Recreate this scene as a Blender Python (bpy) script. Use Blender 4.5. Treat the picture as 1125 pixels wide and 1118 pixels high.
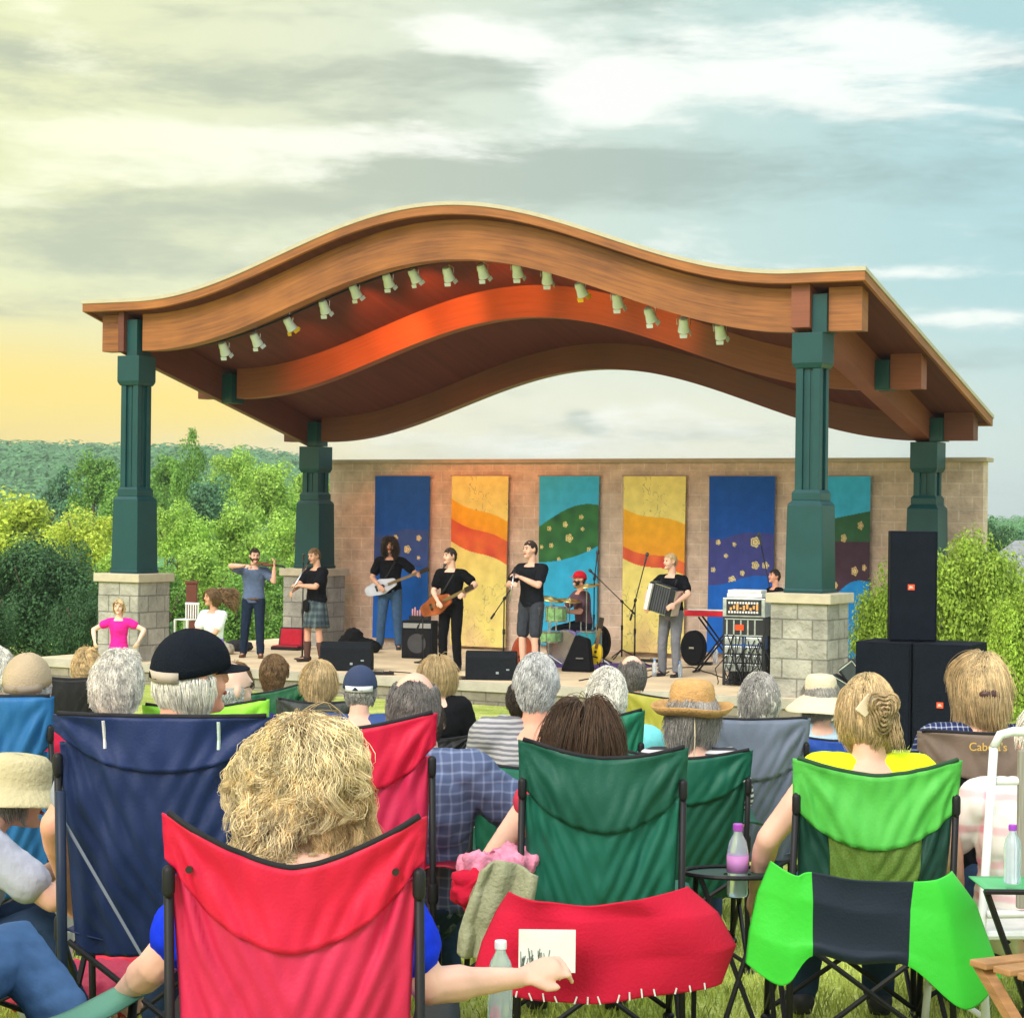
import bpy, math, random
import numpy as np
from math import sin, cos, pi, radians as R, sqrt, atan2
from mathutils import Vector, Matrix, noise
random.seed(7)
SC = bpy.context.scene
COL = SC.collection
for o in list(bpy.data.objects): bpy.data.objects.remove(o)

# ------------------------------------------------------------------ camera
FPX, ROLL, YH = 2318.7, .0115, 568.2          # focal length in photo pixels, roll, horizon row
cam_d = bpy.data.cameras.new('camera'); cam = bpy.data.objects.new('camera', cam_d); COL.objects.link(cam)
cam_d.sensor_fit = 'HORIZONTAL'; cam_d.sensor_width = 36; cam_d.lens = 36*FPX/1125
cam_d.shift_y = (YH-559)/1125
cam_d.clip_start = .1; cam_d.clip_end = 6000
cam.rotation_euler = (Matrix.Rotation(pi/2, 3, 'X') @ Matrix.Rotation(ROLL, 3, 'Z')).to_euler()
cam.location = (0, 0, 0)
SC.camera = cam

# ------------------------------------------------------------------ world
SUN_EL, SUN_AZ = R(36), R(-148)                # azimuth from +Y, negative = left
w = bpy.data.worlds.new('World'); SC.world = w; w.use_nodes = True
nt = w.node_tree; N = nt.nodes; L = nt.links; N.clear()
def nd(t, **k):
    n = N.new(t)
    for a, b in k.items(): setattr(n, a, b)
    return n
def mth(op, a, b=None, c=None, clamp=False):
    n = N.new('ShaderNodeMath'); n.operation = op; n.use_clamp = clamp
    for i, v in enumerate((a, b, c)):
        if v is None: continue
        if isinstance(v, (int, float)): n.inputs[i].default_value = v
        else: L.new(v, n.inputs[i])
    return n.outputs[0]
def mixc(f, a, b):
    n = N.new('ShaderNodeMix'); n.data_type = 'RGBA'
    for i, v in ((0, f), (6, a), (7, b)):
        if isinstance(v, (int, float)): n.inputs[i].default_value = v
        elif isinstance(v, tuple): n.inputs[i].default_value = (*v, 1)
        else: L.new(v, n.inputs[i])
    return n.outputs[2]
def srgb(r, g, b):
    f = lambda c: (c/255/12.92) if c/255 <= .04045 else ((c/255+.055)/1.055)**2.4
    return (f(r), f(g), f(b))
tc = nd('ShaderNodeTexCoord'); sep = nd('ShaderNodeSeparateXYZ'); L.new(tc.outputs['Generated'], sep.inputs[0])
az = mth('ARCTAN2', sep.outputs[0], sep.outputs[1])
el = mth('ARCSINE', sep.outputs[2])
def ramp01(v, a, b): 
    n = nd('ShaderNodeMapRange', interpolation_type='SMOOTHSTEP'); L.new(v, n.inputs[0]); n.inputs[1].default_value = a; n.inputs[2].default_value = b
    return n.outputs[0]
right = ramp01(az, -.12, .26)
left = ramp01(az, .02, -.26)
low = ramp01(el, .115, .03)
base = mixc(right, srgb(216, 222, 200), srgb(166, 204, 206))
base = mixc(left, base, srgb(226, 228, 178))
horz = mixc(left, srgb(236, 232, 204), srgb(255, 216, 70))
horz = mixc(ramp01(az, .08, .25), horz, srgb(196, 214, 208))
base = mixc(low, base, horz)
cv = nd('ShaderNodeCombineXYZ'); L.new(mth('MULTIPLY', az, 3.2), cv.inputs[0]); L.new(mth('MULTIPLY', el, 13.), cv.inputs[1]); cv.inputs[2].default_value = 2.35
def nz(scale, det, rough, off, dist=.0):
    n = nd('ShaderNodeTexNoise'); n.inputs['Scale'].default_value = scale; n.inputs['Detail'].default_value = det
    n.inputs['Roughness'].default_value = rough; n.inputs['Distortion'].default_value = dist
    a = nd('ShaderNodeVectorMath', operation='ADD'); L.new(cv.outputs[0], a.inputs[0]); a.inputs[1].default_value = off
    L.new(a.outputs[0], n.inputs['Vector']); return n.outputs[0]
def blob(x, y, rx, ry):                          # soft patch of cloud in the dome, given as the bearing it has over the stage
    a0, e0 = (x-562)/FPX, (YH-y)/FPX
    dx = mth('MULTIPLY', mth('SUBTRACT', az, a0), FPX/rx); dy = mth('MULTIPLY', mth('SUBTRACT', el, e0), FPX/ry)
    return mth('EXPONENT', mth('MULTIPLY', mth('ADD', mth('MULTIPLY', dx, dx), mth('MULTIPLY', dy, dy)), -1))
def cloud(bl, off, k, lo, hi, amb):
    sm = None
    for q in bl:
        v = mth('MULTIPLY', blob(*q[:4]), q[4] if len(q) > 4 else 1); sm = v if sm is None else mth('ADD', sm, v)
    n_ = nz(2.1, 9, .62, off, .35); n2 = nz(7.5, 8, .65, (off[0]+9, off[1], 2), .3)
    v = mth('ADD', mth('MULTIPLY', sm, k), mth('ADD', mth('MULTIPLY', mth('SUBTRACT', n_, .5), amb), mth('MULTIPLY', mth('SUBTRACT', n2, .5), amb*.45)))
    return ramp01(v, lo, hi)
dark = cloud([(90, 95, 170, 34), (350, 100, 150, 30), (620, 185, 260, 34), (120, 290, 240, 36), (470, 195, 120, 22), (560, 95, 100, 22), (860, 190, 220, 30, .7), (300, 235, 200, 26), (930, 130, 60, 14, .5), (60, 350, 120, 16), (1090, 70, 60, 40, .7), (1040, 210, 120, 36, .9), (760, 225, 160, 22, .8), (1000, 400, 120, 22, .8), (700, 60, 60, 16, .7), (240, 30, 120, 20, .8), (720, 20, 120, 16, .6), (636, 458, 16, 9, 1.3), (652, 470, 14, 7, 1.1), (820, 470, 200, 20, .6), (700, 395, 200, 14, .4)], (4.2, 1.1, 0), .8, .10, 1.15, 2.9)
darkc = mixc(right, srgb(166, 174, 154), srgb(136, 162, 160))
c = mixc(mth('MULTIPLY', dark, .74), base, darkc)
brt = cloud([(830, 85, 210, 46, 1.2), (980, 48, 110, 36), (650, 118, 90, 30), (300, 165, 230, 30), (90, 170, 110, 30), (500, 48, 80, 30), (60, 55, 50, 40), (1060, 350, 110, 14), (750, 470, 150, 22, .8), (560, 490, 160, 18, .7), (1010, 300, 90, 10, .6), (200, 205, 200, 14, .6), (480, 158, 90, 20, .8), (20, 235, 60, 14, .7)], (1.9, 7.3, 1.0), 1.0, .26, 1.15, 3.2)
c = mixc(mth('MULTIPLY', mth('ADD', blob(10, 440, 190, 42), blob(230, 455, 120, 40)), .75), c, srgb(255, 222, 84))
brc = mixc(left, srgb(252, 252, 244), srgb(250, 250, 214))
c = mixc(mth('MULTIPLY', brt, .80), c, brc)
# unseen dome overhead and behind the viewer, made brighter and neutral as added fill
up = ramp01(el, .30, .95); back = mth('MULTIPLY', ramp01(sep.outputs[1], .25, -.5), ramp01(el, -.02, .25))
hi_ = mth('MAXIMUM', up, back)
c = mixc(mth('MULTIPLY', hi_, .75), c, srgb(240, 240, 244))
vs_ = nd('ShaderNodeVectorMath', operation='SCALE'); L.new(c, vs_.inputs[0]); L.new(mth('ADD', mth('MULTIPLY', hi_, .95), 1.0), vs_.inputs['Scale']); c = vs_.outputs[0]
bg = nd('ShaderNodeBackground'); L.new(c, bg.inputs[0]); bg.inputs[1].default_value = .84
sky = nd('ShaderNodeTexSky', sky_type='NISHITA', sun_disc=False)
sky.sun_elevation = SUN_EL; sky.sun_rotation = SUN_AZ
bg2 = nd('ShaderNodeBackground'); L.new(sky.outputs[0], bg2.inputs[0]); bg2.inputs[1].default_value = .1
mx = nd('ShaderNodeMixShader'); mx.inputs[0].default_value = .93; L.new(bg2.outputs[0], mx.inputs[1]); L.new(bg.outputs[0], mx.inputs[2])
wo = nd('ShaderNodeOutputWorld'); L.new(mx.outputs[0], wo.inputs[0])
# ------------------------------------------------------------------ sun
sd = bpy.data.lights.new('sun', 'SUN'); sd.energy = 1.9; sd.angle = R(24); sd.color = (1, .93, .85)
so = bpy.data.objects.new('sun', sd); COL.objects.link(so)
sv = Vector((sin(SUN_AZ)*cos(SUN_EL), cos(SUN_AZ)*cos(SUN_EL), sin(SUN_EL)))
so.rotation_euler = sv.to_track_quat('Z', 'Y').to_euler(); so.location = sv*60
SC.view_settings.view_transform = 'Standard'; SC.view_settings.look = 'None'; SC.view_settings.gamma = 1
SC.view_settings.exposure = .52
SC.render.engine = 'CYCLES'

# ------------------------------------------------------------------ place helpers
def pray(x, y):
    dx, dy = x-562.5, y-YH
    u = dx*cos(ROLL)+dy*sin(ROLL); v = -dx*sin(ROLL)+dy*cos(ROLL)
    return u/FPX, -v/FPX
def at(x, y, Y):
    a, b = pray(x, y); return Vector((a*Y, Y, b*Y))
def gz(Y): return -1.5-.04*min(Y, 28.8) if Y > 0 else -1.5
SA = .5039; AX, AY = 4.151, 27.469; FLOOR = -2.33
def SL(s, t, z=0): return Vector((AX+s*cos(SA)+t*sin(SA), AY-s*sin(SA)+t*cos(SA), z))
def fl(x, y):                                   # point of the stage floor seen at a photo position
    a, b = pray(x, y); Y = FLOOR/b; return Vector((a*Y, Y, FLOOR))
def fst(x, t):                                  # floor point in column x at stage depth t
    a, _ = pray(x, 720); Y = (t+AX*sin(SA)+AY*cos(SA))/(a*sin(SA)+cos(SA)); return Vector((a*Y, Y, FLOOR))

# ------------------------------------------------------------------ materials
def mat(name, col, rough=.7, var=.12, scale=8, bump=.0, bscale=None, metal=0, spec=.25, stretch=None, island=0, trans=0, sheen=0, emit=0):
    m = bpy.data.materials.new(name); m.use_nodes = True; t = m.node_tree; n = t.nodes; l = t.links
    b = n['Principled BSDF']; b.inputs['Roughness'].default_value = rough; b.inputs['Metallic'].default_value = metal
    b.inputs['Specular IOR Level'].default_value = spec
    if sheen: b.inputs['Sheen Weight'].default_value = sheen
    tcn = n.new('ShaderNodeTexCoord'); vec = tcn.outputs['Object']
    if stretch:
        mp = n.new('ShaderNodeMapping'); mp.inputs['Scale'].default_value = stretch; l.new(vec, mp.inputs[0]); vec = mp.outputs[0]
    no = n.new('ShaderNodeTexNoise'); no.inputs['Scale'].default_value = scale; no.inputs['Detail'].default_value = 5; l.new(vec, no.inputs[0])
    mr = n.new('ShaderNodeMapRange'); l.new(no.outputs[0], mr.inputs[0]); mr.inputs[1].default_value = .3; mr.inputs[2].default_value = .7
    mr.inputs[3].default_value = 1-var; mr.inputs[4].default_value = 1+var
    fac = mr.outputs[0]
    if island:
        g = n.new('ShaderNodeNewGeometry'); m2 = n.new('ShaderNodeMapRange'); l.new(g.outputs['Random Per Island'], m2.inputs[0])
        m2.inputs[3].default_value = 1-island; m2.inputs[4].default_value = 1+island
        mm = n.new('ShaderNodeMath'); mm.operation = 'MULTIPLY'; l.new(fac, mm.inputs[0]); l.new(m2.outputs[0], mm.inputs[1]); fac = mm.outputs[0]
    vm = n.new('ShaderNodeVectorMath'); vm.operation = 'SCALE'; vm.inputs[0].default_value = col; l.new(fac, vm.inputs['Scale'])
    l.new(vm.outputs[0], b.inputs['Base Color'])
    if bump:
        nb = n.new('ShaderNodeTexNoise'); nb.inputs['Scale'].default_value = bscale or scale*3; nb.inputs['Detail'].default_value = 4; l.new(vec, nb.inputs[0])
        bp = n.new('ShaderNodeBump'); bp.inputs['Strength'].default_value = bump; bp.inputs['Distance'].default_value = .02
        l.new(nb.outputs[0], bp.inputs['Height']); l.new(bp.outputs[0], b.inputs['Normal'])
    if trans:
        tr = n.new('ShaderNodeBsdfTranslucent'); l.new(vm.outputs[0], tr.inputs[0]); mxs = n.new('ShaderNodeMixShader'); mxs.inputs[0].default_value = trans
        out = n['Material Output']; l.new(b.outputs[0], mxs.inputs[1]); l.new(tr.outputs[0], mxs.inputs[2]); l.new(mxs.outputs[0], out.inputs[0])
    if emit:
        l.new(vm.outputs[0], b.inputs['Emission Color']); b.inputs['Emission Strength'].default_value = emit
    return m
_mc = {}
def M(name, *a, **k):
    if name not in _mc: _mc[name] = mat(name, *a, **k)
    return _mc[name]
def cloth(r, g, b, rough=.85, **k):
    return M('cloth_%d_%d_%d' % (r, g, b), srgb(r, g, b), rough, var=.12, scale=14, bump=k.pop('bump', .25), bscale=k.pop('bscale', 26), sheen=.0, spec=.1, **k)
def brick_mat(name, c1, c2, mortar, bw, bh, msize=.012, bump=.5, rough=.9, mdepth=.6):
    m = bpy.data.materials.new(name); m.use_nodes = True; t = m.node_tree; n = t.nodes; l = t.links; b = n['Principled BSDF']
    b.inputs['Roughness'].default_value = rough; b.inputs['Specular IOR Level'].default_value = .2
    tcn = n.new('ShaderNodeTexCoord'); sp = n.new('ShaderNodeSeparateXYZ'); l.new(tcn.outputs['Object'], sp.inputs[0])
    ad = n.new('ShaderNodeMath'); ad.operation = 'ADD'; l.new(sp.outputs[0], ad.inputs[0]); l.new(sp.outputs[1], ad.inputs[1])
    cb = n.new('ShaderNodeCombineXYZ'); l.new(ad.outputs[0], cb.inputs[0]); l.new(sp.outputs[2], cb.inputs[1])
    br = n.new('ShaderNodeTexBrick'); l.new(cb.outputs[0], br.inputs[0]); br.inputs['Scale'].default_value = 1
    br.inputs['Brick Width'].default_value = bw; br.inputs['Row Height'].default_value = bh; br.inputs['Mortar Size'].default_value = msize; br.inputs['Mortar Smooth'].default_value = .4
    br.inputs['Color1'].default_value = (*c1, 1); br.inputs['Color2'].default_value = (*c2, 1); br.inputs['Mortar'].default_value = (*mortar, 1)
    no = n.new('ShaderNodeTexNoise'); no.inputs['Scale'].default_value = 3.5; no.inputs['Detail'].default_value = 7; no.inputs['Roughness'].default_value = .62; l.new(tcn.outputs['Object'], no.inputs[0])
    mr = n.new('ShaderNodeMapRange'); l.new(no.outputs[0], mr.inputs[0]); mr.inputs[1].default_value = .3; mr.inputs[2].default_value = .7; mr.inputs[3].default_value = .72; mr.inputs[4].default_value = 1.22
    vm = n.new('ShaderNodeVectorMath'); vm.operation = 'SCALE'; l.new(br.outputs[0], vm.inputs[0]); l.new(mr.outputs[0], vm.inputs['Scale']); l.new(vm.outputs[0], b.inputs['Base Color'])
    n2 = n.new('ShaderNodeTexNoise'); n2.inputs['Scale'].default_value = 14; n2.inputs['Detail'].default_value = 6; l.new(tcn.outputs['Object'], n2.inputs[0])
    h = n.new('ShaderNodeMath'); h.operation = 'MULTIPLY_ADD'; l.new(br.outputs[1], h.inputs[0]); h.inputs[1].default_value = -mdepth; l.new(n2.outputs[0], h.inputs[2])
    bp = n.new('ShaderNodeBump'); bp.inputs['Strength'].default_value = bump; bp.inputs['Distance'].default_value = .04; l.new(h.outputs[0], bp.inputs['Height']); l.new(bp.outputs[0], b.inputs['Normal'])
    return m
def wood_mat(name, c1, c2, rough=.55):
    m = bpy.data.materials.new(name); m.use_nodes = True; t = m.node_tree; n = t.nodes; l = t.links; b = n['Principled BSDF']; b.inputs['Roughness'].default_value = rough
    tcn = n.new('ShaderNodeTexCoord'); uv = n.new('ShaderNodeUVMap'); mp = n.new('ShaderNodeMapping'); mp.inputs['Scale'].default_value = (1.2, 26, 1); l.new(uv.outputs[0], mp.inputs[0])
    no = n.new('ShaderNodeTexNoise'); no.inputs['Scale'].default_value = 1.; no.inputs['Detail'].default_value = 7; no.inputs['Roughness'].default_value = .62; l.new(mp.outputs[0], no.inputs[0])
    n3 = n.new('ShaderNodeTexNoise'); n3.inputs['Scale'].default_value = 1.1; n3.inputs['Detail'].default_value = 3; l.new(tcn.outputs['Object'], n3.inputs[0])
    ad = n.new('ShaderNodeMath'); ad.operation = 'MULTIPLY_ADD'; l.new(n3.outputs[0], ad.inputs[0]); ad.inputs[1].default_value = .6; l.new(no.outputs[0], ad.inputs[2])
    mr = n.new('ShaderNodeMapRange'); l.new(ad.outputs[0], mr.inputs[0]); mr.inputs[1].default_value = .5; mr.inputs[2].default_value = 1.1
    mx = n.new('ShaderNodeMix'); mx.data_type = 'RGBA'; l.new(mr.outputs[0], mx.inputs[0]); mx.inputs[6].default_value = (*c1, 1); mx.inputs[7].default_value = (*c2, 1)
    l.new(mx.outputs[2], b.inputs['Base Color'])
    bp = n.new('ShaderNodeBump'); bp.inputs['Strength'].default_value = .12; bp.inputs['Distance'].default_value = .01; l.new(no.outputs[0], bp.inputs['Height']); l.new(bp.outputs[0], b.inputs['Normal'])
    return m

# ------------------------------------------------------------------ mesh helpers
TMP = bpy.data.scenes.new('workbench')
class MB:
    def __init__(s): s.v = []; s.f = []; s.mi = []; s.uv = []; s.cur = 0
    def add(s, vs, fs, uvs=None):
        b = len(s.v); s.v += [tuple(v) for v in vs]
        for i, f in enumerate(fs):
            s.f.append(tuple(b+j for j in f)); s.mi.append(s.cur)
            if uvs: s.uv.append([uvs[j] for j in f])
        return s
    def box(s, x0, x1, y0, y1, z0, z1, M_=None):
        vs = [Vector(p) for p in ((x0,y0,z0),(x1,y0,z0),(x1,y1,z0),(x0,y1,z0),(x0,y0,z1),(x1,y0,z1),(x1,y1,z1),(x0,y1,z1))]
        if M_ is not None: vs = [M_ @ v for v in vs]
        return s.add(vs, [(0,3,2,1),(4,5,6,7),(0,1,5,4),(1,2,6,5),(2,3,7,6),(3,0,4,7)])
    def frust(s, cx, cy, z0, z1, a0, a1, b0=None, b1=None):      # tapered square prism
        b0 = a0 if b0 is None else b0; b1 = a1 if b1 is None else b1
        vs = [(cx-a0,cy-b0,z0),(cx+a0,cy-b0,z0),(cx+a0,cy+b0,z0),(cx-a0,cy+b0,z0),(cx-a1,cy-b1,z1),(cx+a1,cy-b1,z1),(cx+a1,cy+b1,z1),(cx-a1,cy+b1,z1)]
        return s.add(vs, [(0,3,2,1),(4,5,6,7),(0,1,5,4),(1,2,6,5),(2,3,7,6),(3,0,4,7)])
    def cap(s, p0, p1, r0, r1=None, side=None, wx=1, wy=1, n=10, k=3):   # tapered capsule
        p0 = Vector(p0); p1 = Vector(p1); r1 = r0 if r1 is None else r1
        a = p1-p0; ln = a.length; a = a.normalized() if ln > 1e-6 else Vector((0,0,1))
        if side is None: side = a.orthogonal()
        side = Vector(side); side = (side-a*side.dot(a)).normalized(); o = a.cross(side)
        vs = [p0-a*r0]; rings = []
        for i in range(1, k+1):
            th = pi/2*i/k; rings.append((p0-a*r0*cos(th), r0*sin(th)))
        for i in range(0, k):
            th = pi/2*i/k; rings.append((p1+a*r1*sin(th), r1*cos(th)))
        for c, r in rings:
            for j in range(n):
                th = 2*pi*j/n; vs.append(c+side*(r*wx*cos(th))+o*(r*wy*sin(th)))
        vs.append(p1+a*r1); fs = []; m = len(rings)
        for j in range(n): fs.append((0, 1+(j+1)%n, 1+j))
        for i in range(m-1):
            for j in range(n):
                A = 1+i*n+j; B = 1+i*n+(j+1)%n; fs.append((A, B, B+n, A+n))
        e = 1+m*n
        for j in range(n): fs.append((1+(m-1)*n+j, 1+(m-1)*n+(j+1)%n, e))
        return s.add(vs, fs)
    def ell(s, c, rx, ry, rz, X=None, Y=None, Z=None, n=14, k=9):
        X = X or Vector((1,0,0)); Y = Y or Vector((0,1,0)); Z = Z or Vector((0,0,1)); c = Vector(c)
        vs = [c-Z*rz]
        for i in range(1, k):
            ph = -pi/2+pi*i/k
            for j in range(n):
                th = 2*pi*j/n; vs.append(c+X*(rx*cos(ph)*cos(th))+Y*(ry*cos(ph)*sin(th))+Z*(rz*sin(ph)))
        vs.append(c+Z*rz); fs = []
        for j in range(n): fs.append((0, 1+(j+1)%n, 1+j))
        for i in range(k-2):
            for j in range(n):
                A = 1+i*n+j; B = 1+i*n+(j+1)%n; fs.append((A, B, B+n, A+n))
        e = 1+(k-1)*n
        for j in range(n): fs.append((1+(k-2)*n+j, 1+(k-2)*n+(j+1)%n, e))
        return s.add(vs, fs)
    def tube(s, pts, r, n=8, closed=False, taper=None):
        pts = [Vector(p) for p in pts]; m = len(pts); vs = []; prev = None
        for i, p in enumerate(pts):
            t = (pts[min(i+1, m-1)]-pts[max(i-1, 0)]); t = t.normalized() if t.length > 1e-9 else Vector((0,0,1))
            if prev is None: u = t.orthogonal().normalized()
            else:
                u = prev-t*prev.dot(t); u = u.normalized() if u.length > 1e-6 else t.orthogonal().normalized()
            prev = u; o = t.cross(u); rr = r*(taper(i/(m-1)) if taper else 1)
            for j in range(n):
                th = 2*pi*j/n; vs.append(p+u*(rr*cos(th))+o*(rr*sin(th)))
        fs = [(i*n+j, i*n+(j+1)%n, (i+1)*n+(j+1)%n, (i+1)*n+j) for i in range(m-1) for j in range(n)]
        fs.append(tuple(range(n))[::-1]); fs.append(tuple((m-1)*n+j for j in range(n)))
        return s.add(vs, fs)
    def loft(s, secs, n=18):                     # secs: (centre, side vec*rx, fwd vec*ry)
        vs = []; fs = []
        for c, a, b in secs:
            for j in range(n):
                th = 2*pi*j/n; vs.append(Vector(c)+a*cos(th)+b*sin(th))
        m = len(secs)
        for i in range(m-1):
            for j in range(n): fs.append((i*n+j, i*n+(j+1)%n, (i+1)*n+(j+1)%n, (i+1)*n+j))
        fs.append(tuple(range(n))[::-1]); fs.append(tuple((m-1)*n+j for j in range(n)))
        return s.add(vs, fs)
    def disc(s, c, r, h, n=20, Z=None, X=None):
        Z = (Z or Vector((0,0,1))).normalized(); X = Z.orthogonal().normalized(); Y = Z.cross(X); c = Vector(c)
        return s.loft([(c, X*r, Y*r), (c+Z*h, X*r, Y*r)], n)
    def lathe(s, prof, c=(0,0,0), n=20, Z=None):
        Z = (Z or Vector((0,0,1))).normalized(); X = Z.orthogonal().normalized(); Y = Z.cross(X); c = Vector(c)
        return s.loft([(c+Z*z, X*max(r, 1e-4), Y*max(r, 1e-4)) for r, z in prof], n)
    def mesh(s, name):
        me = bpy.data.meshes.new(name); me.from_pydata(s.v, [], s.f); me.update()
        if any(s.mi): me.polygons.foreach_set('material_index', s.mi)
        if s.uv and len(s.uv) == len(s.f):
            ul = me.uv_layers.new(name='UVMap'); k = 0
            for f in s.uv:
                for q in f: ul.data[k].uv = q; k += 1
        return me
    def build(s, name, m, parent=None, smooth=False, bevel=0, subd=0, solid=0):
        me = s.mesh(name)
        if smooth: me.shade_smooth()
        for x in (m if isinstance(m, (list, tuple)) else [m]): me.materials.append(x)
        o = bpy.data.objects.new(name, me); COL.objects.link(o)
        if parent is not None: o.parent = parent
        if solid:
            q = o.modifiers.new('solid', 'SOLIDIFY'); q.thickness = solid; q.offset = 0
        if bevel:
            q = o.modifiers.new('bevel', 'BEVEL'); q.width = bevel; q.segments = 2; q.limit_method = 'ANGLE'
        if subd:
            q = o.modifiers.new('sub', 'SUBSURF'); q.levels = subd; q.render_levels = subd
        return o
    def remesh(s, name, m, parent=None, vox=.01, smooth=3, disp=0, dscale=9, seed=0):
        me = s.mesh(name+'_raw'); o = bpy.data.objects.new(name+'_raw', me); TMP.collection.objects.link(o)
        q = o.modifiers.new('r', 'REMESH'); q.mode = 'VOXEL'; q.voxel_size = vox; q.use_smooth_shade = True
        q = o.modifiers.new('s', 'SMOOTH'); q.factor = .5; q.iterations = smooth
        vl = TMP.view_layers[0]; vl.update(); ev = o.evaluated_get(vl.depsgraph)
        nm = bpy.data.meshes.new_from_object(ev); nm.name = name
        bpy.data.objects.remove(o); bpy.data.meshes.remove(me)
        if disp:
            nv_ = len(nm.vertices); co = np.empty(nv_*3); nm.vertices.foreach_get('co', co); no_ = np.empty(nv_*3); nm.vertices.foreach_get('normal', no_); co = co.reshape(-1, 3); no_ = no_.reshape(-1, 3); dd = np.empty((nv_, 1))
            for i, c in enumerate(co):
                p = Vector(c)*dscale+Vector((seed, seed*2, 0)); dd[i, 0] = abs(noise.noise(p))*1.2+abs(noise.noise(Vector((p.x*2.3, p.y*2.3, p.z*.9))))*.8+abs(noise.noise(Vector((p.x*.8+p.z*.9, p.y, p.z*2.2-p.x))))*.9
            co += no_*disp*dd; nm.vertices.foreach_set('co', co.ravel()); nm.update()
        nm.shade_smooth(); nm.materials.clear()
        nm.materials.append(m)
        o = bpy.data.objects.new(name, nm); COL.objects.link(o)
        if parent is not None: o.parent = parent
        return o
def tag(o, label=None, cat=None, group=None, kind=None):
    if label: o['label'] = label
    if cat: o['category'] = cat
    if group: o['group'] = group
    if kind: o['kind'] = kind
    return o
def empty(name, loc, rz, label, cat, group=None):
    o = bpy.data.objects.new(name, None); COL.objects.link(o); o.location = loc; o.rotation_euler = (0, 0, rz); o.empty_display_size = .1
    return tag(o, label, cat, group)
def copy_tree(o, loc, rz, label, group=None):
    c = o.copy(); COL.objects.link(c); c.location = loc; c.rotation_euler = (0, 0, rz); c['label'] = label
    if group: c['group'] = group
    for ch in list(o.children):
        d = ch.copy(); COL.objects.link(d); d.parent = c
        for g in list(ch.children):
            e = g.copy(); COL.objects.link(e); e.parent = d
    return c
def text(parent, body, size, loc, rot, m, name='lettering', ext=.001):
    cu = bpy.data.curves.new(name, 'FONT'); cu.body = body; cu.size = size; cu.extrude = ext; cu.align_x = 'CENTER'; cu.align_y = 'CENTER'
    t = bpy.data.objects.new(name, cu); COL.objects.link(t)
    dg = bpy.context.evaluated_depsgraph_get(); me = bpy.data.meshes.new_from_object(t.evaluated_get(dg)); bpy.data.objects.remove(t)
    o = bpy.data.objects.new(name, me); COL.objects.link(o); me.materials.clear(); me.materials.append(m); o.parent = parent; o.location = loc; o.rotation_euler = rot
    return o
BLACK = M('black_metal', (.012, .012, .014), .5, spec=.25)
CHROME = M('chrome', (.55, .55, .57), .25, metal=1)

# ================================================================== GROUND, HILLS
def smooth(a, b, x):
    t = max(0, min(1, (x-a)/(b-a))); return t*t*(3-2*t)
def ground_h(x, y):
    z = -1.5-.04*max(0, min(y, 28.8)) if y > 0 else -1.5
    side = 1-smooth(8, 34, x-(y-30)*.12)                       # the valley lies behind and to the left
    z -= 9*smooth(44, 78, y)*side
    z += (24*smooth(190, 620, y))*(1-smooth(-.13, .0, x/max(y, 1))*.94)*(.9+.16*noise.noise(Vector((x*.006, y*.004, 3))))
    if y > 40: z += .5*noise.noise(Vector((x*.06, y*.06, 0)))
    return z
ys = [-6+i*.5 for i in range(90)]+[39+i*3 for i in range(40)]+[160+i*14 for i in range(48)]+[840, 1000, 1400, 2200, 3600]
mb = MB(); nx = 71
def gx(i, y):
    u = (i-(nx-1)/2)/((nx-1)/2); return (u*abs(u)**.4)*(30+max(0, y)*1.15)
for y in ys:
    for i in range(nx):
        x = gx(i, y); mb.v.append((x, y, ground_h(x, y)))
for j in range(len(ys)-1):
    for i in range(nx-1): mb.f.append((j*nx+i, j*nx+i+1, (j+1)*nx+i+1, (j+1)*nx+i)); mb.mi.append(0)
def ground_mat():
    m = bpy.data.materials.new('lawn'); m.use_nodes = True; t = m.node_tree; n = t.nodes; l = t.links; b = n['Principled BSDF']; b.inputs['Roughness'].default_value = .95; b.inputs['Specular IOR Level'].default_value = .1
    tcn = n.new('ShaderNodeTexCoord')
    a = n.new('ShaderNodeTexNoise'); a.inputs['Scale'].default_value = 1.3; a.inputs['Detail'].default_value = 8; a.inputs['Roughness'].default_value = .7; l.new(tcn.outputs['Object'], a.inputs[0])
    f = n.new('ShaderNodeTexNoise'); f.inputs['Scale'].default_value = 38; f.inputs['Detail'].default_value = 3; l.new(tcn.outputs['Object'], f.inputs[0])
    s = n.new('ShaderNodeMath'); s.operation = 'MULTIPLY_ADD'; l.new(f.outputs[0], s.inputs[0]); s.inputs[1].default_value = .7; l.new(a.outputs[0], s.inputs[2])
    r = n.new('ShaderNodeValToRGB'); l.new(s.outputs[0], r.inputs[0]); e = r.color_ramp.elements
    e[0].position = .55; e[0].color = (.14, .20, .03, 1); e[1].position = 1.15; e[1].color = (.60, .62, .22, 1)
    q = e.new(.85); q.color = (.38, .46, .10, 1)
    l.new(r.outputs[0], b.inputs['Base Color'])
    bp = n.new('ShaderNodeBump'); bp.inputs['Strength'].default_value = .6; bp.inputs['Distance'].default_value = .03; l.new(f.outputs[0], bp.inputs['Height']); l.new(bp.outputs[0], b.inputs['Normal'])
    return m
g = mb.build('ground', ground_mat(), smooth=True); tag(g, kind='structure')

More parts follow.
